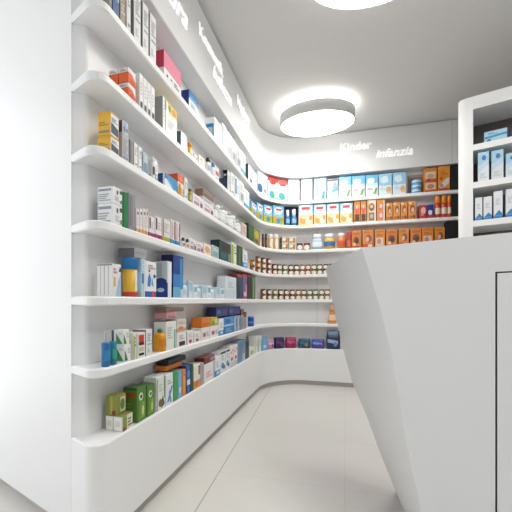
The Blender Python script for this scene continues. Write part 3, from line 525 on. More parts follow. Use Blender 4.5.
def jar(root, sty, w, d, h):
    R = w/2*.99
    mb = MB(); lathe(mb, [(R*.86, 0), (R*.97, .003), (R, .008), (R, h*.62), (R*.93, h*.72), (R*.85, h*.76)], mat(FOOD[sty], .2)); mb.build('glass_body', root)
    mb = MB(); lathe(mb, [(R*.9, h*.762), (R*.93, h*.78), (R*.93, h*.96), (R*.86, h)], mat(FLID[sty], .35)); mb.build('lid', root)
    mb = MB(); n = 14                                     # paper label: a white oval patch round the front
    for i in range(n):
        a0, a1 = -2.55 + 1.96*i/n, -2.55 + 1.96*(i+1)/n
        q = R + .0006
        def hv(a): s = (a + 1.57)/.98; return h*.33*math.sqrt(max(0, 1 - s*s)) + .0005
        zc = h*.38
        mb.add([(q*math.cos(a0), q*math.sin(a0), zc-hv(a0)), (q*math.cos(a1), q*math.sin(a1), zc-hv(a1)), (q*math.cos(a1), q*math.sin(a1), zc+hv(a1)), (q*math.cos(a0), q*math.sin(a0), zc+hv(a0))], [(0,1,2,3)], mat('#f1ebe0', .5), True)
    mb.build('label', root)
def can(root, sty, w, d, h):
    R = w/2
    if sty == 'tin_blue':
        mb = MB(); lathe(mb, [(R*.97, 0), (R, .002), (R, h*.9), (R*.96, h*.94)], mat('#5aa6d6', .3), 28); mb.build('tin_body', root)
        mb = MB(); lathe(mb, [(R*.9, h*.942), (R*.98, h*.945), (R*.98, h*.99), (R*.9, h)], mat('#e9f2f8', .3), 28); mb.build('lid', root)
        mb = MB(); rg = [[(R*1.004*math.cos(2*math.pi*i/28), R*1.004*math.sin(2*math.pi*i/28), z) for i in range(28)] for z in (h*.42, h*.75)]; mb.loft(rg, mat('#dcedf7', .4), smooth=True); mb.build('label_band', root)
    elif sty == 'bluelid':
        b = h*.70
        mb = MB(); lathe(mb, [(R*.9, 0), (R*.94, .003), (R*.94, b*.18), (R*.94, b)], [mat('#c9402f'), mat('#c9402f'), mat('#e2b53c')], 28); mb.build('tub_body', root)
        mb = MB(); lathe(mb, [(R*.97, b), (R, b+.002), (R, h*.96), (R*.95, h)], mat('#1d6fae', .35), 28); mb.build('lid', root)
        mb = MB(); q = R*.945; n = 12
        for i in range(n):
            a0, a1 = -1.75 + 1.5*i/n, -1.75 + 1.5*(i+1)/n
            mb.add([(q*math.cos(a), q*math.sin(a), z) for a, z in ((a0, b*.2), (a1, b*.2), (a1, b*.95), (a0, b*.95))], [(0,1,2,3)], mat('#f0ece2', .45), True)
        mb.build('label', root)
    else:
        mb = MB(); lathe(mb, [(R*.93, 0), (R, .004), (R, h*.84), (R*.95, h*.88)], mat('#1f4f9c', .35), 24); mb.build('can_body', root)
        mb = MB(); lathe(mb, [(R*.93, h*.882), (R*.93, h*.97), (R*.85, h)], mat('#8db4dd', .4), 24); mb.build('lid', root)
        mb = MB(); rg = [[(R*1.01*math.cos(2*math.pi*i/24), R*1.01*math.sin(2*math.pi*i/24), z) for i in range(24)] for z in (h*.3, h*.5)]; mb.loft(rg, mat('#4f86c8', .4), smooth=True); mb.build('label_band', root)
# bottle: body colour, cap colour, label colour, body fraction, cap radius, squareness
BOT = {
 'blacktop': ('#eeeeec', '#17171a', '#b9c3cf', .72, .8, 2.5), 'bluecap': ('#f0f1f2', '#2380b8', '#d9e6ee', .72, .7, 2.5),
 'browncap': ('#efece8', '#3a2a26', '#c58b86', .68, .75, 2), 'brownjar': ('#4a2c1c', '#2f2019', '#7b5a3c', .8, .8, 2),
 'clear_0': ('#d5d8d8', '#b4b6b8', '#eff0ef', .78, .6, 2), 'clear_1': ('#b9bdbd', '#f0f0ee', '#dfe2e2', .74, .7, 2),
 'drink_pale': ('#a9c7d8', '#f2f2f2', '#e6eef2', .72, .8, 3), 'drink_yellow': ('#e0aa3c', '#d9e6f2', '#2f6cae', .72, .8, 3),
 'drink_orange': ('#d9822e', '#f3d9d3', '#d2554a', .72, .8, 3), 'icy_0': ('#e6ecf0', '#a9cbe0', '#cfdfe9', .78, .7, 2),
 'olivejar': ('#a39a3a', '#4c3a22', '#cfc691', .82, .95, 2), 'orangebottle': ('#e29a1f', '#1f7a46', '#d28418', .84, .38, 4),
 'orangefig': ('#e69548', '#f0c9a0', '#f3d4b4', .66, .55, 2), 'orangejar': ('#cc4331', '#e88a2a', '#e9d8c4', .66, .95, 2),
 'perfume': ('#1c6aa3', '#b5bcc0', '#2d86b4', .68, .32, 4), 'perfume_dark': ('#1e7f9c', '#33424e', '#3ba08e', .68, .32, 4),
 'waterbottle': ('#2f7fc4', '#f2f4f5', '#8fc0e2', .62, .7, 2), 'whitebrown': ('#efeeea', '#e4e2de', '#7a4a34', .8, .75, 2.5),
 'yellowjar': ('#e3b23a', '#d9861f', '#f0dc9a', .7, .95, 2),
}
def bottle(root, sty, w, d, h):
    body, cap, lab, bf, cr, pw = BOT[sty]
    R = w/2; hb = h*bf; ay = max(d, .02)/max(w, .001); ay = min(ay, 1.6)
    mb = MB()
    if sty == 'orangefig': pr = [(R*.85, 0), (R, .006), (R*.98, hb*.3), (R*.6, hb*.8), (R*.45, hb)]
    elif sty.startswith('perfume'): pr = [(R*.9, 0), (R, .003), (R, hb*.96), (R*.85, hb), (R*.34, hb*1.005)]
    else: pr = [(R*.88, 0), (R, .005), (R, hb*.82), (R*.85, hb*.93), (R*min(cr, .8)*.9, hb)]
    lathe(mb, pr, mat(body, .3), 24, 1, ay, pw); mb.build('bottle_body', root)
    mb = MB(); q = R*cr
    lathe(mb, [(q*.92, hb*1.002), (q, hb + .002), (q, h - .004), (q*.85, h)], mat(cap, .35), 20, 1, ay if pw < 4 else 1, 2); mb.build('cap', root)
    mb = MB(); n = 20; rg = []
    for z in (hb*.25, hb*.68):
        ring = []
        for i in range(n + 1):
            a = -2.7 + 2.26*i/n; c, s = math.cos(a), math.sin(a); k = (abs(c)**pw + abs(s)**pw) ** (-1/pw)
            rr = (R*1.01 + .0004) * (.84 if sty == 'orangefig' and z > hb*.5 else 1)
            ring.append((rr*k*c, rr*k*s*ay, z))
        rg.append(ring)
    mb.loft(rg, mat(lab, .45), closed=False, smooth=True); mb.build('label', root)
PK = {'pk_pink': ('#c99bbd', '#e7c9dc', '#a24a8a'), 'pk_navy': ('#2b2a63', '#8f2b52', '#5a4ea0'), 'pk_crimson': ('#a8285c', '#cf5f8c', '#6d1d4e'),
      'pk_teal': ('#27496e', '#2f7a92', '#b5852f'), 'pk_violet': ('#4a4aa6', '#7fb0d8', '#7a3f9a'), 'pk_bag': ('#262c52', '#9db8d6', '#6f7fc0')}
def packet(root, sty, w, d, h):
    a, b, c = PK[sty]; nx, nz = 12, 8
    hb = h*.72 if sty == 'pk_bag' else h
    mb = MB(); rings = []
    for k in range(nz + 1):
        v = k/nz; z = v*hb; bulge = math.sin(math.pi*min(max(v, .04), .96)) ** .35
        rg = []
        for i in range(28):
            an = 2*math.pi*i/28; cs, sn = math.cos(an), math.sin(an); q = (abs(cs)**5 + abs(sn)**5) ** (-1/5)
            rg.append((cs*q*w/2*(.90 + .09*bulge), sn*q*d/2*(.3 + .68*bulge), z))
        rings.append(rg)
    mb.loft(rings, mat(a, .35), cap0=True, cap1=True, smooth=True); mb.build('packet_body', root)
    mb = MB()
    y = -d/2*.985 - .0012
    mb.add([(-w*.40, y, hb*.5), (w*.34, y, hb*.38), (w*.34, y, hb*.62), (-w*.40, y, hb*.76)], [(0,1,2,3)], mat(b, .4))
    el = [(w*.16 + w*.13*math.cos(2*math.pi*i/16), y - .0006, hb*.36 + hb*.17*math.sin(2*math.pi*i/16)) for i in range(16)]
    mb.add(el, [tuple(range(16))], mat(c, .4))
    mb.build('printed_panel', root)
    if sty == 'pk_bag':
        mb = MB(); n = 20; rad = .006
        path = [(-w*.40, hb*.95), (-w*.41, h*.86), (-w*.36, h*.96), (-w*.28, h - .006), (w*.28, h - .006), (w*.36, h*.96), (w*.41, h*.86), (w*.40, hb*.95)]
        rings = [[(x + rad*math.cos(2*math.pi*i/10)*(1 if 0 < k < 7 else 1), rad*1.6*math.sin(2*math.pi*i/10), z + rad*.6*math.cos(2*math.pi*i/10)) for i in range(10)] for k, (x, z) in enumerate(path)]
        mb.loft(rings, mat('#1f2546', .4), cap0=True, cap1=True, smooth=True); mb.build('carry_handle', root)
        mb = MB(); mb.box((-w*.36, -.006, hb*.9), (w*.36, .006, h*.93), mat('#8fa9cf', .4)); mb.build('window_flap', root)

ITEMS = [
# name, kind, style, x, y, z (metres), turn, width, depth, height, label, group
('carton','carton','taupe',-0.8685,1.0517,1.9728,1.5708,0.0147,0.0684,0.2115,'taupe carton with grey stripe on the top shelf, left wall','goods on the top shelf, left wall'),
('carton','carton','paleblue_navyfoot',-0.8685,1.0823,1.9728,1.5708,0.0366,0.0684,0.2115,'pale blue carton with navy foot on the top shelf, left wall','goods on the top shelf, left wall'),
('carton','carton','tan',-0.8685,1.1231,1.9728,1.5708,0.0337,0.0684,0.2115,'tan and grey carton on the top shelf, left wall','goods on the top shelf, left wall'),
('carton','carton','white_fine',-0.8685,1.1591,1.9728,1.5708,0.0254,0.0684,0.2070,'slim white carton with fine print on the top shelf, left wall','goods on the top shelf, left wall'),
('carton','carton','white_fine2',-0.8685,1.2173,1.9728,1.5708,0.0459,0.0684,0.2115,'tall white carton with grey text, first from left of three, top shelf, left wall','tall white carton with grey text row, top shelf'),
('carton','carton','white_fine2',-0.8685,1.2772,1.9728,1.5708,0.0425,0.0684,0.2115,'tall white carton with grey text, second from left of three, top shelf, left wall','tall white carton with grey text row, top shelf'),
('carton','carton','white_fine2',-0.8685,1.3348,1.9728,1.5708,0.0485,0.0684,0.2115,'tall white carton with grey text, third from left of three, top shelf, left wall','tall white carton with grey text row, top shelf'),
('carton','carton','pink_lid',-0.8685,1.5155,1.9728,1.5708,0.1729,0.0684,0.1319,'pink and white carton with crimson end on the top shelf, left wall','goods on the top shelf, left wall'),
('carton','carton','blue_end',-0.8685,1.7544,1.9728,1.5708,0.1215,0.0684,0.1034,'white carton with blue top and navy end on the top shelf, left wall','goods on the top shelf, left wall'),
('carton','carton','blue_frame',-0.8685,2.1366,1.9728,1.5708,0.1370,0.0684,0.1504,'white carton with blue framed end on the top shelf, left wall','goods on the top shelf, left wall'),
('carton','carton','white_teal',-0.8685,2.2586,1.9728,1.5708,0.0818,0.0684,0.1890,'white carton with teal strip on the top shelf, left wall','goods on the top shelf, left wall'),
('carton','carton','white_grey',-0.8685,2.3609,1.9728,1.5708,0.1001,0.0684,0.1800,'white carton with grey picture, first from left of three, top shelf, left wall','white carton with grey picture row, top shelf'),
('carton','carton','white_grey',-0.8685,2.4752,1.9728,1.5708,0.1045,0.0684,0.1800,'white carton with grey picture, second from left of three, top shelf, left wall','white carton with grey picture row, top shelf'),
('carton','carton','white_grey',-0.8685,2.5948,1.9728,1.5708,0.1089,0.0684,0.1800,'white carton with grey picture, third from left of three, top shelf, left wall','white carton with grey picture row, top shelf'),
('carton','carton','white_teal2',-0.8685,2.7214,1.9728,1.5708,0.1221,0.0684,0.1890,'white carton with teal foot on the top shelf, left wall','goods on the top shelf, left wall'),
('carton','carton','white_mark',-0.8737,3.0276,1.9728,1.5698,0.3104,0.0792,0.1609,'white carton with dark mark low down on the top shelf, left wall','goods on the top shelf, left wall'),
('carton','carton','white_navyblob',-0.8423,3.3083,1.9728,1.2691,0.1865,0.0792,0.2189,'white carton with navy pot picture on the top shelf, left wall','goods on the top shelf, left wall'),
('carton','carton','redtop',-0.7654,3.4662,1.9728,0.8975,0.1169,0.0792,0.2205,'red topped white carton with blue toys on the top shelf, left wall','goods on the top shelf, left wall'),
('carton','carton','redtop',-0.6663,3.5593,1.9728,0.6124,0.1194,0.0792,0.2205,'red topped white carton with blue toys on the top shelf, back wall','goods on the top shelf, back wall'),
('carton','carton','white_sky',-0.5428,3.6215,1.9728,0.3220,0.1202,0.0792,0.2329,'white carton with faint blue print, first from left of two, top shelf, back wall','white carton with faint blue print row, top shelf'),
('carton','carton','white_sky',-0.3993,3.6477,1.9728,0.0426,0.1208,0.0792,0.2332,'white carton with faint blue print, second from left of two, top shelf, back wall','white carton with faint blue print row, top shelf'),
('carton','carton','sky_logo',-0.2546,3.6504,1.9728,0.0000,0.1304,0.0792,0.2311,'pale blue carton with blue flash on the top shelf, back wall','goods on the top shelf, back wall'),
('carton','carton','grey_photo',-0.1252,3.6504,1.9728,0.0000,0.1084,0.0792,0.2162,'carton with grey photo panel above blue on the top shelf, back wall','goods on the top shelf, back wall'),
('carton','carton','milk_green',-0.0000,3.6504,1.9728,0.0000,0.1245,0.0792,0.2246,'sky blue milk carton with green leaf, first from left of three, top shelf, back wall','sky blue milk carton with green leaf row, top shelf'),
('carton','carton','milk_green',0.1339,3.6504,1.9728,0.0000,0.1299,0.0792,0.2225,'sky blue milk carton with green leaf, second from left of three, top shelf, back wall','sky blue milk carton with green leaf row, top shelf'),
('carton','carton','milk_green',0.2672,3.6504,1.9728,0.0000,0.1195,0.0792,0.2196,'sky blue milk carton with green leaf, third from left of three, top shelf, back wall','sky blue milk carton with green leaf row, top shelf'),
('carton','carton','milk_beige',0.3969,3.6504,1.9728,0.0000,0.1229,0.0792,0.2196,'pale blue milk carton with beige biscuit, first from left of two, top shelf, back wall','pale blue milk carton with beige biscuit row, top shelf'),
('carton','carton','milk_beige',0.5283,3.6504,1.9728,0.0000,0.1213,0.0792,0.2187,'pale blue milk carton with beige biscuit, second from left of two, top shelf, back wall','pale blue milk carton with beige biscuit row, top shelf'),
('carton','carton','tray',0.6948,3.7152,1.9728,0.0000,0.1461,0.0144,0.2120,'brown grey display carton behind blue tins on the top shelf, back wall','goods on the top shelf, back wall'),
('tin','can','tin_blue',0.6928,3.6558,1.9728,0.0000,0.0891,0.0891,0.0450,'bottom light blue striped tin in a stack on the top shelf, back wall','goods on the top shelf, back wall'),
('tin','can','tin_blue',0.6928,3.6558,2.0183,0.0000,0.0891,0.0891,0.0450,'middle light blue striped tin in a stack on the top shelf, back wall','goods on the top shelf, back wall'),
('tin','can','tin_blue',0.6928,3.6558,2.0637,0.0000,0.0891,0.0891,0.0450,'topmost light blue striped tin in a stack on the top shelf, back wall','goods on the top shelf, back wall'),
('carton','carton','orange_photo',0.8134,3.6504,1.9728,0.0000,0.1115,0.0792,0.2339,'orange biscuit carton with two cream panels on the top shelf, back wall','goods on the top shelf, back wall'),
('carton','carton','orange_diag',0.9327,3.6504,1.9728,0.0000,0.1041,0.0792,0.2407,'orange carton with pale diagonal on the top shelf, back wall','goods on the top shelf, back wall'),
('carton','carton','black',1.0404,3.6504,1.9728,0.0000,0.0920,0.0792,0.2457,'plain black storage carton on the top shelf, back wall','goods on the top shelf, back wall'),
('carton','carton','orange_white',-0.8568,1.1804,1.7145,1.5708,0.0486,0.0450,0.0594,'small orange and white carton, lower front of four, on the second shelf, left wall','goods on the second shelf, left wall'),
('carton','carton','orange_white',-0.8568,1.1804,1.7757,1.5708,0.0486,0.0450,0.0594,'small orange and white carton, upper front of four, on the second shelf, left wall','goods on the second shelf, left wall'),
('carton','carton','orange_white',-0.9045,1.1804,1.7145,1.5708,0.0486,0.0450,0.0594,'small orange and white carton, lower rear of four, on the second shelf, left wall','goods on the second shelf, left wall'),
('carton','carton','orange_white',-0.9045,1.1804,1.7757,1.5708,0.0486,0.0450,0.0594,'small orange and white carton, upper rear of four, on the second shelf, left wall','goods on the second shelf, left wall'),
('carton','carton','white_foot',-0.8685,1.2442,1.7145,1.5708,0.0240,0.0684,0.1485,'slim white carton with dark foot marks, first from left of four, second shelf, left wall','slim white cartons'),
('carton','carton','white_foot',-0.8685,1.2733,1.7145,1.5708,0.0258,0.0684,0.1485,'slim white carton with dark foot marks, second from left of four, second shelf, left wall','slim white cartons'),
('carton','carton','white_foot',-0.8685,1.3031,1.7145,1.5708,0.0254,0.0684,0.1485,'slim white carton with dark foot marks, third from left of four, second shelf, left wall','slim white cartons'),
('carton','carton','white_foot',-0.8685,1.3341,1.7145,1.5708,0.0281,0.0684,0.1485,'slim white carton with dark foot marks, fourth from left of four, second shelf, left wall','slim white cartons'),
('carton','carton','grey_side',-0.8685,1.4278,1.7145,1.5708,0.0192,0.0684,0.1620,'white carton with grey side on the second shelf, left wall','goods on the second shelf, left wall'),
('carton','carton','yellowtop',-0.8685,1.4999,1.7145,1.5708,0.1085,0.0684,0.1575,'white carton with yellow corner on the second shelf, left wall','goods on the second shelf, left wall'),
('carton','carton','teal_side',-0.8685,1.6311,1.7145,1.5708,0.0617,0.0684,0.0844,'white carton with dark teal side on the second shelf, left wall','goods on the second shelf, left wall'),
('bottle','bottle','yellowjar',-0.8470,1.7275,1.7145,1.5708,0.0245,0.0245,0.0783,'yellow bottle with orange cap on the second shelf, left wall','goods on the second shelf, left wall'),
('carton','carton','maroonframe',-0.8685,1.7717,1.7145,1.5708,0.0732,0.0684,0.0325,'white carton with maroon frame on the second shelf, left wall','goods on the second shelf, left wall'),
('carton','carton','cream',-0.8685,1.8644,1.7145,1.5708,0.0790,0.0684,0.0556,'small cream carton on the second shelf, left wall','goods on the second shelf, left wall'),
('bottle','bottle','blacktop',-0.8523,1.9971,1.7145,1.5708,0.0351,0.0351,0.1056,'white bottle with black cap on the second shelf, left wall','goods on the second shelf, left wall'),
('bottle','bottle','bluecap',-0.8469,2.0698,1.7145,1.5708,0.0243,0.0243,0.1019,'white bottle with blue cap on the second shelf, left wall','goods on the second shelf, left wall'),
('carton','carton','redlabel',-0.8685,2.1121,1.7145,1.5708,0.0703,0.0684,0.0899,'slim white carton with red label on the second shelf, left wall','goods on the second shelf, left wall'),
('carton','carton','navy_side',-0.8685,2.3536,1.7145,1.5708,0.0640,0.0684,0.1532,'pale grey carton with navy end on the second shelf, left wall','goods on the second shelf, left wall'),
('carton','carton','white_fine',-0.8685,2.4376,1.7145,1.5708,0.0850,0.0684,0.1711,'slim white carton with fine print on the second shelf, left wall','goods on the second shelf, left wall'),
('carton','carton','white_teal',-0.8685,2.5531,1.7145,1.5708,0.1160,0.0684,0.1767,'white carton with teal strip on the second shelf, left wall','goods on the second shelf, left wall'),
('carton','carton','white_grey',-0.8685,2.6797,1.7145,1.5708,0.1101,0.0684,0.1829,'white carton with grey picture on the second shelf, left wall','goods on the second shelf, left wall'),
('carton','carton','white_teal2',-0.8685,2.8257,1.7145,1.5708,0.1528,0.0684,0.1623,'white carton with teal foot on the second shelf, left wall','goods on the second shelf, left wall'),
('carton','carton','cereal_blue',-0.8739,3.0699,1.7145,1.5708,0.1896,0.0792,0.1166,'blue cereal carton with green field, first from left of three, second shelf, left wall','blue cereal carton with green field row, second shelf'),
('carton','carton','cereal_blue',-0.8596,3.2559,1.7145,1.3856,0.1432,0.0792,0.1613,'blue cereal carton with green field, second from left of three, second shelf, left wall','blue cereal carton with green field row, second shelf'),
('carton','carton','cereal_blue',-0.8042,3.4073,1.7145,1.0455,0.1331,0.0792,0.1796,'blue cereal carton with green field, third from left of three, second shelf, left wall','blue cereal carton with green field row, second shelf'),
('carton','carton','cereal_blue',-0.7092,3.5242,1.7145,0.7283,0.1306,0.0792,0.1970,'blue cereal carton with green field on the second shelf, back wall','goods on the second shelf, back wall'),
('carton','carton','navy',-0.5766,3.6711,1.7145,0.3525,0.1518,0.0180,0.2187,'plain navy carton behind two blue bottles on the second shelf, back wall','goods on the second shelf, back wall'),
('bottle','bottle','waterbottle',-0.5997,3.5855,1.7145,0.4516,0.0468,0.0468,0.1683,'small blue bottle with white cap, first from left of two, second shelf, back wall','small blue bottle with white cap row, second shelf'),
('bottle','bottle','waterbottle',-0.5368,3.6161,1.7145,0.3123,0.0557,0.0557,0.1806,'small blue bottle with white cap, second from left of two, second shelf, back wall','small blue bottle with white cap row, second shelf'),
('carton','carton','cereal_cream',-0.4091,3.6454,1.7145,0.0633,0.1516,0.0792,0.2184,'blue and cream cereal carton, first from left of four, second shelf, back wall','blue and cream cereal carton row, second shelf'),
('carton','carton','cereal_cream',-0.2572,3.6504,1.7145,0.0000,0.1294,0.0792,0.2127,'blue and cream cereal carton, second from left of four, second shelf, back wall','blue and cream cereal carton row, second shelf'),
('carton','carton','cereal_cream',-0.1202,3.6504,1.7145,0.0000,0.1268,0.0792,0.2099,'blue and cream cereal carton, third from left of four, second shelf, back wall','blue and cream cereal carton row, second shelf'),
('carton','carton','cereal_cream',0.0141,3.6504,1.7145,0.0000,0.1242,0.0792,0.2082,'blue and cream cereal carton, fourth from left of four, second shelf, back wall','blue and cream cereal carton row, second shelf'),
('carton','carton','orange_red_dark',0.1223,3.6504,1.7145,0.0000,0.0588,0.0792,0.2157,'slim orange carton with red portrait, first from left of two, second shelf, back wall','slim orange carton with red portrait row, second shelf'),
('carton','carton','orange_red_dark',0.1855,3.6504,1.7145,-0.0000,0.0543,0.0792,0.2163,'slim orange carton with red portrait, second from left of two, second shelf, back wall','slim orange carton with red portrait row, second shelf'),
('carton','carton','cream_oval',0.2644,3.6504,1.7145,0.0000,0.0866,0.0792,0.2187,'cream carton with dark oval portrait on the second shelf, back wall','goods on the second shelf, back wall'),
('carton','carton','orange_pink',0.3541,3.6504,1.7145,0.0000,0.0758,0.0792,0.2171,'orange carton with pink portraits on the second shelf, back wall','goods on the second shelf, back wall'),
('carton','carton','orange_face',0.4360,3.6504,1.7145,0.0000,0.0597,0.0792,0.1768,'orange carton with dark portrait, first from left of four, second shelf, back wall','orange carton with dark portrait row, second shelf'),
('carton','carton','orange_face',0.5052,3.6504,1.7145,0.0000,0.0637,0.0792,0.1771,'orange carton with dark portrait, second from left of four, second shelf, back wall','orange carton with dark portrait row, second shelf'),
('carton','carton','orange_face',0.5736,3.6504,1.7145,-0.0000,0.0603,0.0792,0.1762,'orange carton with dark portrait, third from left of four, second shelf, back wall','orange carton with dark portrait row, second shelf'),
('carton','carton','orange_face',0.6486,3.6504,1.7145,0.0000,0.0714,0.0792,0.1766,'orange carton with dark portrait, fourth from left of four, second shelf, back wall','orange carton with dark portrait row, second shelf'),
('carton','carton','redpink',0.7445,3.6504,1.7145,0.0000,0.0676,0.0792,0.1333,'red carton with pink face panel on the second shelf, back wall','goods on the second shelf, back wall'),
('carton','carton','bluered',0.8127,3.6504,1.7145,-0.0000,0.0562,0.0792,0.1336,'blue carton with red base on the second shelf, back wall','goods on the second shelf, back wall'),
('bottle','bottle','orangejar',0.8807,3.6384,1.7145,0.0000,0.0543,0.0543,0.2147,'tall red based jar with orange lid, first from left of three, second shelf, back wall','tall red based jar with orange lid row, second shelf'),
('bottle','bottle','orangejar',0.9380,3.6373,1.7145,0.0000,0.0520,0.0520,0.2166,'tall red based jar with orange lid, second from left of three, second shelf, back wall','tall red based jar with orange lid row, second shelf'),
('bottle','bottle','orangejar',0.9822,3.6283,1.7145,0.0000,0.0342,0.0342,0.2142,'tall red based jar with orange lid, third from left of three, second shelf, back wall','tall red based jar with orange lid row, second shelf'),
('carton','carton','black',1.0430,3.6504,1.7145,0.0000,0.0868,0.0792,0.2187,'plain black storage carton on the second shelf, back wall','goods on the second shelf, back wall'),
('carton','carton','yellow_box',-0.8622,1.0746,1.4508,1.5708,0.0497,0.0558,0.0612,'lower yellow carton with grey bands on the third shelf, left wall','goods on the third shelf, left wall'),
('carton','carton','yellow_box',-0.8613,1.0737,1.5129,1.5708,0.0479,0.0540,0.0882,'upper yellow carton with grey bands on the third shelf, left wall','goods on the third shelf, left wall'),
('carton','carton','grey_text',-0.8685,1.1385,1.4508,1.5708,0.0407,0.0684,0.1044,'grey printed carton on the third shelf, left wall','goods on the third shelf, left wall'),
('carton','carton','smallmaroon',-0.8613,1.1382,1.5557,1.5708,0.0364,0.0540,0.0495,'small pale carton with maroon end atop grey one on the third shelf, left wall','goods on the third shelf, left wall'),
('carton','carton','greydark',-0.8685,1.1775,1.4508,1.5708,0.0229,0.0684,0.1001,'slim dark grey carton on the third shelf, left wall','goods on the third shelf, left wall'),
('carton','carton','white_fine',-0.8685,1.2067,1.4508,1.5708,0.0247,0.0684,0.1012,'slim white carton with fine print, first from left of three, third shelf, left wall','slim white carton with fine print row, third shelf'),
('carton','carton','white_fine',-0.8685,1.2357,1.4508,1.5708,0.0236,0.0684,0.0992,'slim white carton with fine print, second from left of three, third shelf, left wall','slim white carton with fine print row, third shelf'),
('carton','carton','tealgrey',-0.8685,1.2749,1.4508,1.5708,0.0348,0.0684,0.0896,'teal grey carton on the third shelf, left wall','goods on the third shelf, left wall'),
('bottle','bottle','whitebrown',-0.8425,1.3446,1.4508,1.5708,0.0154,0.0154,0.1028,'white bottle with brown dot on the third shelf, left wall','goods on the third shelf, left wall'),
('carton','carton','white_blue',-0.8685,1.3621,1.4508,1.5708,0.0225,0.0684,0.0937,'slim white carton with blue foot on the third shelf, left wall','goods on the third shelf, left wall'),
('carton','carton','bluewave',-0.8685,1.4983,1.4508,1.5708,0.1201,0.0684,0.0670,'blue and white carton with wave on the third shelf, left wall','goods on the third shelf, left wall'),
('carton','carton','orangetop',-0.8685,1.5984,1.4508,1.5708,0.0661,0.0684,0.1114,'white carton with orange top on the third shelf, left wall','goods on the third shelf, left wall'),
('carton','carton','white_fine',-0.8685,1.6564,1.4508,1.5708,0.0351,0.0684,0.1188,'slim white carton with fine print, third from left of three, third shelf, left wall','slim white carton with fine print row, third shelf'),
('bottle','bottle','olivejar',-0.8444,1.7229,1.4508,1.5708,0.0194,0.0194,0.0803,'olive bottle with brown cap on the third shelf, left wall','goods on the third shelf, left wall'),
('carton','carton','flatwhite',-0.8685,1.8120,1.4508,1.5708,0.1358,0.0684,0.0675,'low white carton with mauve print, first from left of two, third shelf, left wall','low white carton with mauve print row, third shelf'),
('carton','carton','flatwhite',-0.8685,1.9691,1.4508,1.5708,0.1612,0.0684,0.0675,'low white carton with mauve print, second from left of two, third shelf, left wall','low white carton with mauve print row, third shelf'),
('carton','carton','brownflat',-0.8883,2.0334,1.5642,1.5708,0.1798,0.0540,0.0468,'brown flat block in place of a soft shadow on the third shelf, left wall','goods on the third shelf, left wall'),  # box shape and brown colour stand for blurry shade on the back panel
('carton','carton','flatgrey',-0.8883,2.0334,1.5188,1.5708,0.1798,0.0540,0.0450,'grey carton under the brown block on the third shelf, left wall','goods on the third shelf, left wall'),
('bottle','bottle','clear_0',-0.8658,2.1120,1.4508,1.5708,0.0630,0.0630,0.0900,'clear white flask with silver cap, first from left of four, third shelf, left wall','clear white flask with silver cap row, third shelf'),
('bottle','bottle','clear_1',-0.8679,2.1844,1.4508,1.5708,0.0672,0.0672,0.1170,'grey flask with white cap, first from left of three, third shelf, left wall','grey flask with white cap row, third shelf'),
('bottle','bottle','clear_0',-0.8685,2.2616,1.4508,1.5708,0.0717,0.0684,0.1350,'clear white flask with silver cap, second from left of four, third shelf, left wall','clear white flask with silver cap row, third shelf'),
('bottle','bottle','clear_1',-0.8685,2.3438,1.4508,1.5708,0.0767,0.0684,0.1170,'grey flask with white cap, second from left of three, third shelf, left wall','grey flask with white cap row, third shelf'),
('bottle','bottle','clear_0',-0.8685,2.4317,1.4508,1.5708,0.0822,0.0684,0.1350,'clear white flask with silver cap, third from left of four, third shelf, left wall','clear white flask with silver cap row, third shelf'),
('bottle','bottle','clear_1',-0.8685,2.5258,1.4508,1.5708,0.0884,0.0684,0.1260,'grey flask with white cap, third from left of three, third shelf, left wall','grey flask with white cap row, third shelf'),
('bottle','bottle','clear_0',-0.8685,2.6268,1.4508,1.5708,0.0952,0.0684,0.1170,'clear white flask with silver cap, fourth from left of four, third shelf, left wall','clear white flask with silver cap row, third shelf'),
('carton','carton','pinkgrey',-0.8685,2.7493,1.4508,1.5708,0.1274,0.0684,0.1145,'pinkish grey carton on the third shelf, left wall','goods on the third shelf, left wall'),
('carton','carton','greentea',-0.8698,3.0645,1.4508,1.5490,0.3761,0.0792,0.1519,'dark green tea carton on the third shelf, left wall','goods on the third shelf, left wall'),
('bottle','bottle','brownjar',-0.8147,3.3380,1.4508,1.1961,0.0258,0.0258,0.1404,'dark brown small bottle, first from left of two, third shelf, left wall','dark brown small bottle row, third shelf'),
('bottle','bottle','brownjar',-0.7943,3.3834,1.4508,1.0799,0.0272,0.0272,0.1481,'dark brown small bottle, second from left of two, third shelf, left wall','dark brown small bottle row, third shelf'),
('jar','jar','food_cream',-0.7610,3.4572,1.4508,0.9112,0.0520,0.0520,0.1523,'low jar of cream baby food on the third shelf, left wall','goods on the third shelf, left wall'),
('jar','jar','food_cream',-0.7125,3.5106,1.4508,0.7626,0.0526,0.0526,0.1601,'low jar of cream baby food on the third shelf, back wall','goods on the third shelf, back wall'),
('carton','carton','fruitbox',-0.6383,3.5805,1.4508,0.5385,0.0729,0.0792,0.0675,'lower small cream carton with fruit, first from left of two, third shelf, back wall','lower small cream carton with fruit row, third shelf'),
('carton','carton','fruitbox',-0.5606,3.6181,1.4508,0.3603,0.0718,0.0792,0.0675,'lower small cream carton with fruit, second from left of two, third shelf, back wall','lower small cream carton with fruit row, third shelf'),
('carton','carton','fruitbox',-0.6383,3.5805,1.5192,0.5385,0.0729,0.0792,0.0675,'upper small cream carton with fruit, first from left of two, third shelf, back wall','upper small cream carton with fruit row, third shelf'),
('carton','carton','fruitbox',-0.5606,3.6181,1.5192,0.3603,0.0718,0.0792,0.0675,'upper small cream carton with fruit, second from left of two, third shelf, back wall','upper small cream carton with fruit row, third shelf'),
('jar','jar','food_red',-0.4756,3.6392,1.4508,0.1767,0.0710,0.0710,0.0747,'low jar of red baby food, first from left of two, third shelf, back wall','low jar of red baby food row, third shelf'),
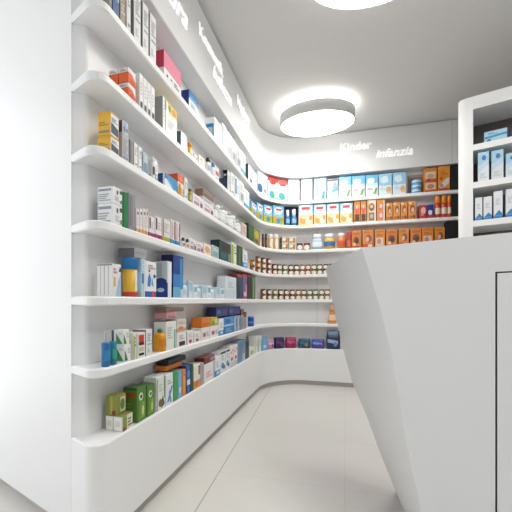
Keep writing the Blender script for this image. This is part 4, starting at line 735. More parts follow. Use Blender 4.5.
('jar','jar','food_red',-0.3986,3.6487,1.4508,0.0196,0.0751,0.0751,0.0747,'low jar of red baby food, second from left of two, third shelf, back wall','low jar of red baby food row, third shelf'),
('bottle','bottle','drink_pale',-0.2876,3.6491,1.4508,0.0000,0.1110,0.0765,0.1651,'rounded baby drink bottle, pale blue on the third shelf, back wall','goods on the third shelf, back wall'),
('bottle','bottle','drink_yellow',-0.1593,3.6491,1.4508,0.0000,0.1151,0.0765,0.1639,'rounded baby drink bottle, blue over yellow on the third shelf, back wall','goods on the third shelf, back wall'),
('bottle','bottle','drink_orange',-0.0343,3.6491,1.4508,0.0000,0.0886,0.0765,0.1659,'rounded baby drink bottle, pink over orange on the third shelf, back wall','goods on the third shelf, back wall'),
('carton','carton','red',0.0385,3.6504,1.4508,0.0000,0.0435,0.0792,0.1684,'slim red carton on the third shelf, back wall','goods on the third shelf, back wall'),
('carton','carton','orange_0',0.1143,3.6504,1.4508,0.0000,0.0906,0.0792,0.1795,'orange biscuit carton with dark child picture, first from left of three, third shelf, back wall','orange biscuit carton with dark child picture row, third shelf'),
('carton','carton','orange_1',0.2294,3.6504,1.4508,0.0000,0.1027,0.0792,0.1805,'orange biscuit carton with red corner, first from left of three, third shelf, back wall','orange biscuit carton with red corner row, third shelf'),
('carton','carton','orange_2',0.3445,3.6504,1.4508,0.0000,0.0951,0.0792,0.1782,'orange biscuit carton with cream panel, first from left of two, third shelf, back wall','orange biscuit carton with cream panel row, third shelf'),
('carton','carton','orange_0',0.4557,3.6504,1.4508,0.0000,0.1029,0.0792,0.1761,'orange biscuit carton with dark child picture, second from left of three, third shelf, back wall','orange biscuit carton with dark child picture row, third shelf'),
('carton','carton','orange_1',0.5698,3.6504,1.4508,0.0000,0.0937,0.0792,0.1738,'orange biscuit carton with red corner, second from left of three, third shelf, back wall','orange biscuit carton with red corner row, third shelf'),
('carton','carton','orange_0',0.6818,3.6504,1.4508,0.0000,0.0993,0.0792,0.1735,'orange biscuit carton with dark child picture, third from left of three, third shelf, back wall','orange biscuit carton with dark child picture row, third shelf'),
('carton','carton','orange_2',0.7884,3.6504,1.4508,-0.0000,0.1012,0.0792,0.1715,'orange biscuit carton with cream panel, second from left of two, third shelf, back wall','orange biscuit carton with cream panel row, third shelf'),
('carton','carton','orange_1',0.8950,3.6504,1.4508,-0.0000,0.0889,0.0792,0.1693,'orange biscuit carton with red corner, third from left of three, third shelf, back wall','orange biscuit carton with red corner row, third shelf'),
('carton','carton','black',1.0187,3.6504,1.4508,0.0000,0.1355,0.0792,0.2217,'plain black storage carton on the third shelf, back wall','goods on the third shelf, back wall'),
('carton','carton','white_pharma',-0.8685,1.0916,1.1862,1.5708,0.0551,0.0684,0.0792,'lower white pharmacy carton with grey text on the fourth shelf, left wall','goods on the fourth shelf, left wall'),
('carton','carton','white_pharma',-0.8685,1.0916,1.2663,1.5708,0.0551,0.0684,0.0630,'upper white pharmacy carton with grey text on the fourth shelf, left wall','goods on the fourth shelf, left wall'),
('carton','carton','green',-0.8685,1.1390,1.1862,1.5708,0.0296,0.0684,0.1418,'deep green carton on the fourth shelf, left wall','goods on the fourth shelf, left wall'),
('carton','carton','greydark',-0.8685,1.1801,1.1862,1.5708,0.0447,0.0684,0.1477,'dark grey carton on the fourth shelf, left wall','goods on the fourth shelf, left wall'),
('carton','carton','pinkdots',-0.8685,1.2191,1.1862,1.5708,0.0196,0.0684,0.0986,'slim white carton with orange foot, first from left of four, fourth shelf, left wall','slim white carton with orange foot row, fourth shelf'),
('carton','carton','pinkdots',-0.8685,1.2431,1.1862,1.5708,0.0203,0.0684,0.1049,'slim white carton with orange foot, second from left of four, fourth shelf, left wall','slim white carton with orange foot row, fourth shelf'),
('carton','carton','pinkdots',-0.8685,1.2673,1.1862,1.5708,0.0196,0.0684,0.1115,'slim white carton with orange foot, third from left of four, fourth shelf, left wall','slim white carton with orange foot row, fourth shelf'),
('carton','carton','pinkdots',-0.8685,1.2883,1.1862,1.5708,0.0141,0.0684,0.1179,'slim white carton with orange foot, fourth from left of four, fourth shelf, left wall','slim white carton with orange foot row, fourth shelf'),
('carton','carton','magentafoot',-0.8685,1.3239,1.1862,1.5708,0.0453,0.0684,0.0904,'white carton with magenta foot, first from left of two, fourth shelf, left wall','white carton with magenta foot row, fourth shelf'),
('carton','carton','magentafoot',-0.8685,1.3795,1.1862,1.5708,0.0540,0.0684,0.1023,'white carton with magenta foot, second from left of two, fourth shelf, left wall','white carton with magenta foot row, fourth shelf'),
('carton','carton','limefoot',-0.8685,1.4498,1.1862,1.5708,0.0703,0.0684,0.1078,'white carton with lime foot on the fourth shelf, left wall','goods on the fourth shelf, left wall'),
('carton','carton','maroonstripe',-0.8685,1.5160,1.1862,1.5708,0.0469,0.0684,0.1210,'white striped carton with blue foot, first from left of two, fourth shelf, left wall','white striped carton with blue foot row, fourth shelf'),
('carton','carton','maroonstripe',-0.8685,1.5681,1.1862,1.5708,0.0456,0.0684,0.1228,'white striped carton with blue foot, second from left of two, fourth shelf, left wall','white striped carton with blue foot row, fourth shelf'),
('bottle','bottle','browncap',-0.8451,1.6424,1.1862,1.5708,0.0207,0.0207,0.0558,'small white bottle with brown cap, first from left of two, fourth shelf, left wall','small white bottle with brown cap row, fourth shelf'),
('bottle','bottle','browncap',-0.8446,1.6904,1.1862,1.5708,0.0196,0.0196,0.0558,'small white bottle with brown cap, second from left of two, fourth shelf, left wall','small white bottle with brown cap row, fourth shelf'),
('carton','carton','flatwhite',-0.8685,1.7424,1.1862,1.5708,0.0826,0.0684,0.0630,'low white carton with mauve print, first from left of two, fourth shelf, left wall','low white carton with mauve print row, fourth shelf'),
('carton','carton','flatwhite',-0.8685,1.8373,1.1862,1.5708,0.0911,0.0684,0.0630,'low white carton with mauve print, second from left of two, fourth shelf, left wall','low white carton with mauve print row, fourth shelf'),
('carton','carton','peach',-0.8685,1.9549,1.1862,1.5708,0.1147,0.0684,0.0720,'low white and peach carton on the fourth shelf, left wall','goods on the fourth shelf, left wall'),
('carton','carton','paleteal',-0.8685,2.0861,1.1862,1.5708,0.1222,0.0684,0.0810,'pale teal carton on the fourth shelf, left wall','goods on the fourth shelf, left wall'),
('carton','carton','darkteal',-0.8685,2.2782,1.1862,1.5708,0.2377,0.0684,0.1389,'dark teal carton with black side on the fourth shelf, left wall','goods on the fourth shelf, left wall'),
('carton','carton','yellowgreen',-0.8685,2.4696,1.1862,1.5708,0.1259,0.0684,0.1651,'white carton with yellow green stripe on the fourth shelf, left wall','goods on the fourth shelf, left wall'),
('carton','carton','darkgreen',-0.8685,2.6199,1.1862,1.5708,0.1488,0.0684,0.1662,'dark green carton on the fourth shelf, left wall','goods on the fourth shelf, left wall'),
('carton','carton','white_blue',-0.8685,2.7732,1.1862,1.5708,0.1295,0.0684,0.1503,'slim white carton with blue foot on the fourth shelf, left wall','goods on the fourth shelf, left wall'),
('jar','jar','food_brown',-0.8592,3.0875,1.1862,1.5708,0.0490,0.0490,0.0536,'corner baby food jar, bottom layer, first from left of five, fourth shelf, left wall','corner baby food jar, bottom layer row, fourth shelf'),
('jar','jar','food_brown',-0.8506,3.2637,1.1862,1.3624,0.0516,0.0516,0.0536,'corner baby food jar, bottom layer, second from left of five, fourth shelf, left wall','corner baby food jar, bottom layer row, fourth shelf'),
('jar','jar','food_brown',-0.8181,3.3647,1.1862,1.1390,0.0530,0.0530,0.0536,'corner baby food jar, bottom layer, third from left of five, fourth shelf, left wall','corner baby food jar, bottom layer row, fourth shelf'),
('jar','jar','food_red',-0.7762,3.4382,1.1862,0.9621,0.0539,0.0539,0.0536,'corner baby food jar, bottom layer, fourth from left of five, fourth shelf, left wall','corner baby food jar, bottom layer row, fourth shelf'),
('jar','jar','food_red',-0.7291,3.4957,1.1862,0.8050,0.0546,0.0546,0.0536,'corner baby food jar, bottom layer, fifth from left of five, fourth shelf, left wall','corner baby food jar, bottom layer row, fourth shelf'),
('jar','jar','food_orange',-0.8592,3.0875,1.2402,1.5708,0.0490,0.0490,0.0536,'corner baby food jar, middle layer, first from left of five, fourth shelf, left wall','corner baby food jar, middle layer row, fourth shelf'),
('jar','jar','food_orange',-0.8506,3.2637,1.2402,1.3624,0.0516,0.0516,0.0536,'corner baby food jar, middle layer, second from left of five, fourth shelf, left wall','corner baby food jar, middle layer row, fourth shelf'),
('jar','jar','food_orange',-0.8181,3.3647,1.2402,1.1390,0.0530,0.0530,0.0536,'corner baby food jar, middle layer, third from left of five, fourth shelf, left wall','corner baby food jar, middle layer row, fourth shelf'),
('jar','jar','food_red',-0.7762,3.4382,1.2402,0.9621,0.0539,0.0539,0.0536,'corner baby food jar, middle layer, fourth from left of five, fourth shelf, left wall','corner baby food jar, middle layer row, fourth shelf'),
('jar','jar','food_red',-0.7291,3.4957,1.2402,0.8050,0.0546,0.0546,0.0536,'corner baby food jar, middle layer, fifth from left of five, fourth shelf, left wall','corner baby food jar, middle layer row, fourth shelf'),
('jar','jar','food_brown',-0.8506,3.2637,1.2942,1.3624,0.0516,0.0516,0.0536,'corner baby food jar, top layer, first from left of three, fourth shelf, left wall','corner baby food jar, top layer row, fourth shelf'),
('jar','jar','food_brown',-0.8181,3.3647,1.2942,1.1390,0.0530,0.0530,0.0536,'corner baby food jar, top layer, second from left of three, fourth shelf, left wall','corner baby food jar, top layer row, fourth shelf'),
('jar','jar','food_red',-0.7762,3.4382,1.2942,0.9621,0.0539,0.0539,0.0536,'corner baby food jar, top layer, third from left of three, fourth shelf, left wall','corner baby food jar, top layer row, fourth shelf'),
('jar','jar','food_green',-0.6844,3.5394,1.1862,0.6683,0.0594,0.0594,0.0536,'baby food jar, lower layer, first from left of ten, fourth shelf, back wall','baby food jar, lower layer row, fourth shelf'),
('jar','jar','food_green',-0.6287,3.5773,1.1862,0.5301,0.0598,0.0598,0.0536,'baby food jar, lower layer, second from left of ten, fourth shelf, back wall','baby food jar, lower layer row, fourth shelf'),
('jar','jar','food_brown',-0.5683,3.6069,1.1862,0.3731,0.0600,0.0600,0.0536,'baby food jar, lower layer, third from left of ten, fourth shelf, back wall','baby food jar, lower layer row, fourth shelf'),
('jar','jar','food_brown',-0.5087,3.6265,1.1862,0.2553,0.0601,0.0601,0.0536,'baby food jar, lower layer, fourth from left of ten, fourth shelf, back wall','baby food jar, lower layer row, fourth shelf'),
('jar','jar','food_orange',-0.4453,3.6381,1.1862,0.1064,0.0600,0.0600,0.0536,'baby food jar, lower layer, fifth from left of ten, fourth shelf, back wall','baby food jar, lower layer row, fourth shelf'),
('jar','jar','food_orange',-0.3838,3.6411,1.1862,0.0000,0.0598,0.0598,0.0536,'baby food jar, lower layer, sixth from left of ten, fourth shelf, back wall','baby food jar, lower layer row, fourth shelf'),
('jar','jar','food_green',-0.3198,3.6410,1.1862,0.0000,0.0595,0.0595,0.0536,'baby food jar, lower layer, seventh from left of ten, fourth shelf, back wall','baby food jar, lower layer row, fourth shelf'),
('jar','jar','food_green',-0.2591,3.6409,1.1862,0.0000,0.0592,0.0592,0.0536,'baby food jar, lower layer, eighth from left of ten, fourth shelf, back wall','baby food jar, lower layer row, fourth shelf'),
('jar','jar','food_red',-0.1963,3.6407,1.1862,0.0000,0.0589,0.0589,0.0536,'baby food jar, lower layer, ninth from left of ten, fourth shelf, back wall','baby food jar, lower layer row, fourth shelf'),
('jar','jar','food_red',-0.1366,3.6406,1.1862,0.0000,0.0587,0.0587,0.0536,'baby food jar, lower layer, tenth from left of ten, fourth shelf, back wall','baby food jar, lower layer row, fourth shelf'),
('jar','jar','food_green',-0.6844,3.5394,1.2402,0.6683,0.0594,0.0594,0.0536,'baby food jar, upper layer, first from left of ten, fourth shelf, back wall','baby food jar, upper layer row, fourth shelf'),
('jar','jar','food_green',-0.6287,3.5773,1.2402,0.5301,0.0598,0.0598,0.0536,'baby food jar, upper layer, second from left of ten, fourth shelf, back wall','baby food jar, upper layer row, fourth shelf'),
('jar','jar','food_brown',-0.5683,3.6069,1.2402,0.3731,0.0600,0.0600,0.0536,'baby food jar, upper layer, third from left of ten, fourth shelf, back wall','baby food jar, upper layer row, fourth shelf'),
('jar','jar','food_brown',-0.5087,3.6265,1.2402,0.2553,0.0601,0.0601,0.0536,'baby food jar, upper layer, fourth from left of ten, fourth shelf, back wall','baby food jar, upper layer row, fourth shelf'),
('jar','jar','food_orange',-0.4453,3.6381,1.2402,0.1064,0.0600,0.0600,0.0536,'baby food jar, upper layer, fifth from left of ten, fourth shelf, back wall','baby food jar, upper layer row, fourth shelf'),
('jar','jar','food_orange',-0.3838,3.6411,1.2402,0.0000,0.0598,0.0598,0.0536,'baby food jar, upper layer, sixth from left of ten, fourth shelf, back wall','baby food jar, upper layer row, fourth shelf'),
('jar','jar','food_green',-0.3198,3.6410,1.2402,0.0000,0.0595,0.0595,0.0536,'baby food jar, upper layer, seventh from left of ten, fourth shelf, back wall','baby food jar, upper layer row, fourth shelf'),
('jar','jar','food_green',-0.2591,3.6409,1.2402,0.0000,0.0592,0.0592,0.0536,'baby food jar, upper layer, eighth from left of ten, fourth shelf, back wall','baby food jar, upper layer row, fourth shelf'),
('jar','jar','food_red',-0.1963,3.6407,1.2402,0.0000,0.0589,0.0589,0.0536,'baby food jar, upper layer, ninth from left of ten, fourth shelf, back wall','baby food jar, upper layer row, fourth shelf'),
('jar','jar','food_red',-0.1366,3.6406,1.2402,0.0000,0.0587,0.0587,0.0536,'baby food jar, upper layer, tenth from left of ten, fourth shelf, back wall','baby food jar, upper layer row, fourth shelf'),
('carton','carton','white_lines',-0.8685,1.0874,0.9171,1.5708,0.0490,0.0684,0.1225,'white carton with grey lined end on the fifth shelf, left wall','goods on the fifth shelf, left wall'),
('supplement_tub','can','bluelid',-0.8660,1.2096,0.9171,1.5708,0.0624,0.0624,0.1620,'yellow tub with wide blue lid on the fifth shelf, left wall','goods on the fifth shelf, left wall'),
('carton','carton','greystack',-0.8784,1.2442,1.0804,1.5708,0.0828,0.0810,0.0405,'grey flat carton lying atop yellow tub on the fifth shelf, left wall','goods on the fifth shelf, left wall'),
('carton','carton','paleblue',-0.8685,1.2563,0.9171,1.5708,0.0266,0.0684,0.1625,'pale blue and white carton on the fifth shelf, left wall','goods on the fifth shelf, left wall'),
('carton','carton','bluefigure',-0.8685,1.3180,0.9171,1.5708,0.0870,0.0684,0.1579,'white carton with blue figures on the fifth shelf, left wall','goods on the fifth shelf, left wall'),
('carton','carton','silverblue',-0.8685,1.4798,0.9171,1.5708,0.0458,0.0684,0.1781,'silver carton with navy foot on the fifth shelf, left wall','goods on the fifth shelf, left wall'),
('carton','carton','deepblue',-0.8685,1.5710,0.9171,1.5708,0.1071,0.0684,0.2181,'deep blue carton with navy end on the fifth shelf, left wall','goods on the fifth shelf, left wall'),
('bottle','bottle','icy_0',-0.8585,1.6630,0.9171,1.5708,0.0485,0.0485,0.0900,'white flask with pale blue cap, first from left of three, fifth shelf, left wall','white flask with pale blue cap row, fifth shelf'),
('carton','carton','icy_1',-0.8685,1.7182,0.9171,1.5708,0.0515,0.0684,0.0945,'pale icy blue carton, first from left of three, fifth shelf, left wall','pale icy blue carton row, fifth shelf'),
('carton','carton','icy_2',-0.8685,1.7767,0.9171,1.5708,0.0549,0.0684,0.0765,'icy white carton with blue panel, first from left of three, fifth shelf, left wall','icy white carton with blue panel row, fifth shelf'),
('bottle','bottle','icy_0',-0.8635,1.8388,0.9171,1.5708,0.0585,0.0585,0.0765,'white flask with pale blue cap, second from left of three, fifth shelf, left wall','white flask with pale blue cap row, fifth shelf'),
('carton','carton','icy_1',-0.8685,1.9050,0.9171,1.5708,0.0625,0.0684,0.0765,'pale icy blue carton, second from left of three, fifth shelf, left wall','pale icy blue carton row, fifth shelf'),
('carton','carton','icy_2',-0.8685,1.9755,0.9171,1.5708,0.0669,0.0684,0.0810,'icy white carton with blue panel, second from left of three, fifth shelf, left wall','icy white carton with blue panel row, fifth shelf'),
('bottle','bottle','icy_0',-0.8685,2.0508,0.9171,1.5708,0.0717,0.0684,0.0765,'white flask with pale blue cap, third from left of three, fifth shelf, left wall','white flask with pale blue cap row, fifth shelf'),
('carton','carton','icy_1',-0.8685,2.1315,0.9171,1.5708,0.0771,0.0684,0.0765,'pale icy blue carton, third from left of three, fifth shelf, left wall','pale icy blue carton row, fifth shelf'),
('carton','carton','icy_2',-0.8685,2.2181,0.9171,1.5708,0.0831,0.0684,0.0720,'icy white carton with blue panel, third from left of three, fifth shelf, left wall','icy white carton with blue panel row, fifth shelf'),
('carton','carton','whitetall',-0.8685,2.4033,0.9171,1.5708,0.2485,0.0684,0.1661,'tall frosty white carton on the fifth shelf, left wall','goods on the fifth shelf, left wall'),
('carton','carton','navy',-0.9351,2.5582,0.9171,1.5708,0.2466,0.0216,0.1665,'plain navy carton behind frosty white carton on the fifth shelf, left wall','goods on the fifth shelf, left wall'),
('carton','carton','book_teal',-0.8685,2.6199,0.9171,1.5708,0.1488,0.0684,0.2010,'dark teal carton with red top on the fifth shelf, left wall','goods on the fifth shelf, left wall'),
('carton','carton','book_pink',-0.8685,2.7717,0.9171,1.5708,0.1324,0.0684,0.2140,'red and pink carton on the fifth shelf, left wall','goods on the fifth shelf, left wall'),
('carton','carton','book_black',-0.8739,2.9145,0.9171,1.5708,0.1225,0.0792,0.2182,'black and red carton on the fifth shelf, left wall','goods on the fifth shelf, left wall'),
('carton','carton','book_green',-0.8739,3.0485,0.9171,1.5708,0.1263,0.0792,0.2272,'dark green slim carton on the fifth shelf, left wall','goods on the fifth shelf, left wall'),
('jar','jar','food_brown',-0.8203,3.3641,0.9171,1.1447,0.0566,0.0566,0.0536,'baby food jar, lower layer, first from left of three, fifth shelf, left wall','baby food jar, lower layer row, fifth shelf'),
('jar','jar','food_brown',-0.7770,3.4403,0.9171,0.9621,0.0577,0.0577,0.0536,'baby food jar, lower layer, second from left of three, fifth shelf, left wall','baby food jar, lower layer row, fifth shelf'),
('jar','jar','food_green',-0.7248,3.5028,0.9171,0.7802,0.0584,0.0584,0.0536,'baby food jar, lower layer, third from left of three, fifth shelf, left wall','baby food jar, lower layer row, fifth shelf'),
('jar','jar','food_brown',-0.6717,3.5487,0.9171,0.6441,0.0590,0.0590,0.0536,'baby food jar, lower layer, first from left of nine, fifth shelf, back wall','baby food jar, lower layer row, fifth shelf'),
('jar','jar','food_red',-0.6121,3.5862,0.9171,0.4909,0.0593,0.0593,0.0536,'baby food jar, lower layer, second from left of nine, fifth shelf, back wall','baby food jar, lower layer row, fifth shelf'),
('jar','jar','food_red',-0.5539,3.6122,0.9171,0.3455,0.0595,0.0595,0.0536,'baby food jar, lower layer, third from left of nine, fifth shelf, back wall','baby food jar, lower layer row, fifth shelf'),
('jar','jar','food_orange',-0.4905,3.6304,0.9171,0.2160,0.0595,0.0595,0.0536,'baby food jar, lower layer, fourth from left of nine, fifth shelf, back wall','baby food jar, lower layer row, fifth shelf'),
('jar','jar','food_brown',-0.4297,3.6394,0.9171,0.0855,0.0594,0.0594,0.0536,'baby food jar, lower layer, fifth from left of nine, fifth shelf, back wall','baby food jar, lower layer row, fifth shelf'),
('jar','jar','food_green',-0.3647,3.6408,0.9171,0.0000,0.0591,0.0591,0.0536,'baby food jar, lower layer, sixth from left of nine, fifth shelf, back wall','baby food jar, lower layer row, fifth shelf'),
('jar','jar','food_green',-0.3038,3.6407,0.9171,0.0000,0.0589,0.0589,0.0536,'baby food jar, lower layer, seventh from left of nine, fifth shelf, back wall','baby food jar, lower layer row, fifth shelf'),
('jar','jar','food_green',-0.2397,3.6405,0.9171,0.0000,0.0586,0.0586,0.0536,'baby food jar, lower layer, eighth from left of nine, fifth shelf, back wall','baby food jar, lower layer row, fifth shelf'),
('jar','jar','food_orange',-0.1799,3.6404,0.9171,0.0000,0.0583,0.0583,0.0536,'baby food jar, lower layer, ninth from left of nine, fifth shelf, back wall','baby food jar, lower layer row, fifth shelf'),
('jar','jar','food_brown',-0.8203,3.3641,0.9711,1.1447,0.0566,0.0566,0.0536,'baby food jar, upper layer, first from left of three, fifth shelf, left wall','baby food jar, upper layer row, fifth shelf'),
('jar','jar','food_brown',-0.7770,3.4403,0.9711,0.9621,0.0577,0.0577,0.0536,'baby food jar, upper layer, second from left of three, fifth shelf, left wall','baby food jar, upper layer row, fifth shelf'),
('jar','jar','food_green',-0.7248,3.5028,0.9711,0.7802,0.0584,0.0584,0.0536,'baby food jar, upper layer, third from left of three, fifth shelf, left wall','baby food jar, upper layer row, fifth shelf'),
('jar','jar','food_brown',-0.6717,3.5487,0.9711,0.6441,0.0590,0.0590,0.0536,'baby food jar, upper layer, first from left of nine, fifth shelf, back wall','baby food jar, upper layer row, fifth shelf'),
('jar','jar','food_red',-0.6121,3.5862,0.9711,0.4909,0.0593,0.0593,0.0536,'baby food jar, upper layer, second from left of nine, fifth shelf, back wall','baby food jar, upper layer row, fifth shelf'),
('jar','jar','food_red',-0.5539,3.6122,0.9711,0.3455,0.0595,0.0595,0.0536,'baby food jar, upper layer, third from left of nine, fifth shelf, back wall','baby food jar, upper layer row, fifth shelf'),
('jar','jar','food_orange',-0.4905,3.6304,0.9711,0.2160,0.0595,0.0595,0.0536,'baby food jar, upper layer, fourth from left of nine, fifth shelf, back wall','baby food jar, upper layer row, fifth shelf'),
('jar','jar','food_brown',-0.4297,3.6394,0.9711,0.0855,0.0594,0.0594,0.0536,'baby food jar, upper layer, fifth from left of nine, fifth shelf, back wall','baby food jar, upper layer row, fifth shelf'),
('jar','jar','food_green',-0.3647,3.6408,0.9711,0.0000,0.0591,0.0591,0.0536,'baby food jar, upper layer, sixth from left of nine, fifth shelf, back wall','baby food jar, upper layer row, fifth shelf'),
('jar','jar','food_green',-0.3038,3.6407,0.9711,0.0000,0.0589,0.0589,0.0536,'baby food jar, upper layer, seventh from left of nine, fifth shelf, back wall','baby food jar, upper layer row, fifth shelf'),
('jar','jar','food_green',-0.2397,3.6405,0.9711,0.0000,0.0586,0.0586,0.0536,'baby food jar, upper layer, eighth from left of nine, fifth shelf, back wall','baby food jar, upper layer row, fifth shelf'),
('jar','jar','food_orange',-0.1799,3.6404,0.9711,0.0000,0.0583,0.0583,0.0536,'baby food jar, upper layer, ninth from left of nine, fifth shelf, back wall','baby food jar, upper layer row, fifth shelf'),
('bottle','bottle','perfume',-0.8471,1.0414,0.6597,1.5708,0.0248,0.0248,0.1305,'blue flask with grey neck on the sixth shelf, left wall','goods on the sixth shelf, left wall'),
('bottle','bottle','perfume_dark',-0.8464,1.0792,0.6597,1.5708,0.0233,0.0233,0.1305,'teal flask with dark neck on the sixth shelf, left wall','goods on the sixth shelf, left wall'),
('carton','carton','greentri',-0.8568,1.1511,0.6597,1.5708,0.0415,0.0450,0.0675,'lower white carton with green triangle on the sixth shelf, left wall','goods on the sixth shelf, left wall'),
('carton','carton','greentri',-0.8559,1.1432,0.7277,1.5708,0.0379,0.0432,0.0594,'upper white carton with green triangle on the sixth shelf, left wall','goods on the sixth shelf, left wall'),
('carton','carton','yellowgreen',-0.8685,1.1978,0.6597,1.5708,0.0203,0.0684,0.1093,'white carton with yellow green stripe on the sixth shelf, left wall','goods on the sixth shelf, left wall'),
('carton','carton','redblack',-0.8685,1.2430,0.6597,1.5708,0.0591,0.0684,0.1068,'white carton with red and black panel on the sixth shelf, left wall','goods on the sixth shelf, left wall'),
('carton','carton','white_fine2',-0.8685,1.3034,0.6597,1.5708,0.0472,0.0684,0.1160,'tall white carton with grey text on the sixth shelf, left wall','goods on the sixth shelf, left wall'),
('bottle','bottle','orangebottle',-0.8617,1.4351,0.6597,1.5708,0.0540,0.0540,0.1055,'orange bottle with green cap on the sixth shelf, left wall','goods on the sixth shelf, left wall'),
('carton','carton','white_green',-0.8685,1.4977,0.6597,1.5708,0.1003,0.0684,0.1384,'tall white carton with green line on the sixth shelf, left wall','goods on the sixth shelf, left wall'),
('carton','carton','blackfoot',-0.8685,1.6082,0.6597,1.5708,0.1027,0.0684,0.0765,'white carton with black foot label on the sixth shelf, left wall','goods on the sixth shelf, left wall'),
('carton','carton','beige_bands',-0.8685,1.6070,0.7367,1.5708,0.1004,0.0684,0.0675,'beige banded carton atop white carton on the sixth shelf, left wall','goods on the sixth shelf, left wall'),
('carton','carton','pinkflat',-0.8685,1.4979,0.8145,1.5708,0.0914,0.0684,0.0288,'pink flat carton on the sixth shelf, left wall','goods on the sixth shelf, left wall'),
('carton','carton','brownflat',-0.8685,1.5418,0.8451,1.5708,0.1793,0.0684,0.0216,'brown flat carton atop pink one on the sixth shelf, left wall','goods on the sixth shelf, left wall'),
('carton','carton','reddot',-0.8685,1.7117,0.6597,1.5708,0.0750,0.0684,0.0752,'white carton with red dot, first from left of two, sixth shelf, left wall','white carton with red dot row, sixth shelf'),
('carton','carton','reddot',-0.8685,1.8024,0.6597,1.5708,0.0906,0.0684,0.0617,'white carton with red dot, second from left of two, sixth shelf, left wall','white carton with red dot row, sixth shelf'),
('carton','carton','redsquare',-0.8685,1.9208,0.6597,1.5708,0.1234,0.0684,0.0765,'white carton with red square, first from left of two, sixth shelf, left wall','white carton with red square row, sixth shelf'),
('carton','carton','redsquare',-0.8685,2.0657,0.6597,1.5708,0.1480,0.0684,0.0765,'white carton with red square, second from left of two, sixth shelf, left wall','white carton with red square row, sixth shelf'),
('carton','carton','orangeflat',-0.8685,1.9319,0.7367,1.5708,0.1340,0.0684,0.0594,'bright orange carton atop white ones on the sixth shelf, left wall','goods on the sixth shelf, left wall'),
('carton','carton','limeflat',-0.8685,2.0647,0.7367,1.5708,0.1129,0.0684,0.0558,'lime and yellow carton atop white one on the sixth shelf, left wall','goods on the sixth shelf, left wall'),
('carton','carton','white_blue',-0.8685,2.1956,0.6597,1.5708,0.0913,0.0684,0.1170,'slim white carton with blue foot on the sixth shelf, left wall','goods on the sixth shelf, left wall'),
('carton','carton','bluecarton',-0.8685,2.3552,0.6597,1.5708,0.2062,0.0684,0.1224,'bright blue carton on the sixth shelf, left wall','goods on the sixth shelf, left wall'),
('carton','carton','blue_grey',-0.8685,2.5067,0.6597,1.5708,0.0721,0.0684,0.1224,'blue grey carton, first from left of two, sixth shelf, left wall','blue grey carton row, sixth shelf'),
('carton','carton','blue_grey',-0.8685,2.5930,0.6597,1.5708,0.0796,0.0684,0.1224,'blue grey carton, second from left of two, sixth shelf, left wall','blue grey carton row, sixth shelf'),
('carton','carton','navyviolet',-0.8757,2.2314,0.7929,1.5708,0.2371,0.0684,0.0630,'navy violet packet lying on cartons, first from left of two, sixth shelf, left wall','navy violet packet lying on cartons row, sixth shelf'),
('carton','carton','navyviolet',-0.8757,2.5085,0.7929,1.5708,0.2941,0.0684,0.0630,'navy violet packet lying on cartons, second from left of two, sixth shelf, left wall','navy violet packet lying on cartons row, sixth shelf'),
('carton','carton','browngrey',-0.8685,2.6905,0.6597,1.5708,0.0769,0.0684,0.1732,'brown and grey slim carton, first from left of two, sixth shelf, left wall','brown and grey slim carton row, sixth shelf'),
('carton','carton','browngrey',-0.8685,2.7782,0.6597,1.5708,0.0697,0.0684,0.1452,'brown and grey slim carton, second from left of two, sixth shelf, left wall','brown and grey slim carton row, sixth shelf'),
('can','can','bluecan',-0.8647,3.0576,0.6597,1.5708,0.0600,0.0600,0.0976,'small blue can on the sixth shelf, left wall','goods on the sixth shelf, left wall'),
('bottle','bottle','orangefig',-0.1302,3.6558,0.6597,0.0000,0.0891,0.0891,0.2136,'tapered orange and cream bottle on the sixth shelf, back wall','goods on the sixth shelf, back wall'),
('carton','carton','olive_small',-0.8546,1.1520,0.3906,1.5708,0.0657,0.0405,0.0594,'front small white carton with olive print on the lowest shelf, left wall','goods on the lowest shelf, left wall'),
('carton','carton','olive_small',-0.8946,1.1493,0.3906,1.5708,0.0567,0.0360,0.0594,'rear small white carton with olive print on the lowest shelf, left wall','goods on the lowest shelf, left wall'),
('carton','carton','olive_top',-0.8861,1.1498,0.4509,1.5708,0.0558,0.0495,0.0765,'olive carton atop two small cartons on the lowest shelf, left wall','goods on the lowest shelf, left wall'),
('carton','carton','greenbig',-0.8685,1.2474,0.3906,1.5708,0.0653,0.0684,0.1470,'large green carton with red label, first from left of two, lowest shelf, left wall','large green carton with red label row, lowest shelf'),
('carton','carton','greenbig',-0.8685,1.3178,0.3906,1.5708,0.0608,0.0684,0.1373,'large green carton with red label, second from left of two, lowest shelf, left wall','large green carton with red label row, lowest shelf'),
('carton','carton','white_branch',-0.8685,1.4009,0.3906,1.5708,0.0767,0.0684,0.1583,'white carton with green branch on the lowest shelf, left wall','goods on the lowest shelf, left wall'),
('carton','carton','white_bluediag',-0.8685,1.4812,0.3906,1.5708,0.0673,0.0684,0.1502,'white carton with blue diagonal on the lowest shelf, left wall','goods on the lowest shelf, left wall'),
('carton','carton','grassgreen',-0.8685,1.5400,0.3906,1.5708,0.0389,0.0684,0.1481,'grass green slim carton on the lowest shelf, left wall','goods on the lowest shelf, left wall'),
('carton','carton','skyblue',-0.8685,1.5870,0.3906,1.5708,0.0434,0.0684,0.1447,'sky blue slim carton, first from left of two, lowest shelf, left wall','sky blue slim carton row, lowest shelf'),
('carton','carton','orangeslim',-0.8685,1.6348,0.3906,1.5708,0.0400,0.0684,0.1414,'orange slim carton on the lowest shelf, left wall','goods on the lowest shelf, left wall'),
('carton','carton','navyprint',-0.8685,1.6859,0.3906,1.5708,0.0497,0.0684,0.1539,'navy printed slim carton on the lowest shelf, left wall','goods on the lowest shelf, left wall'),
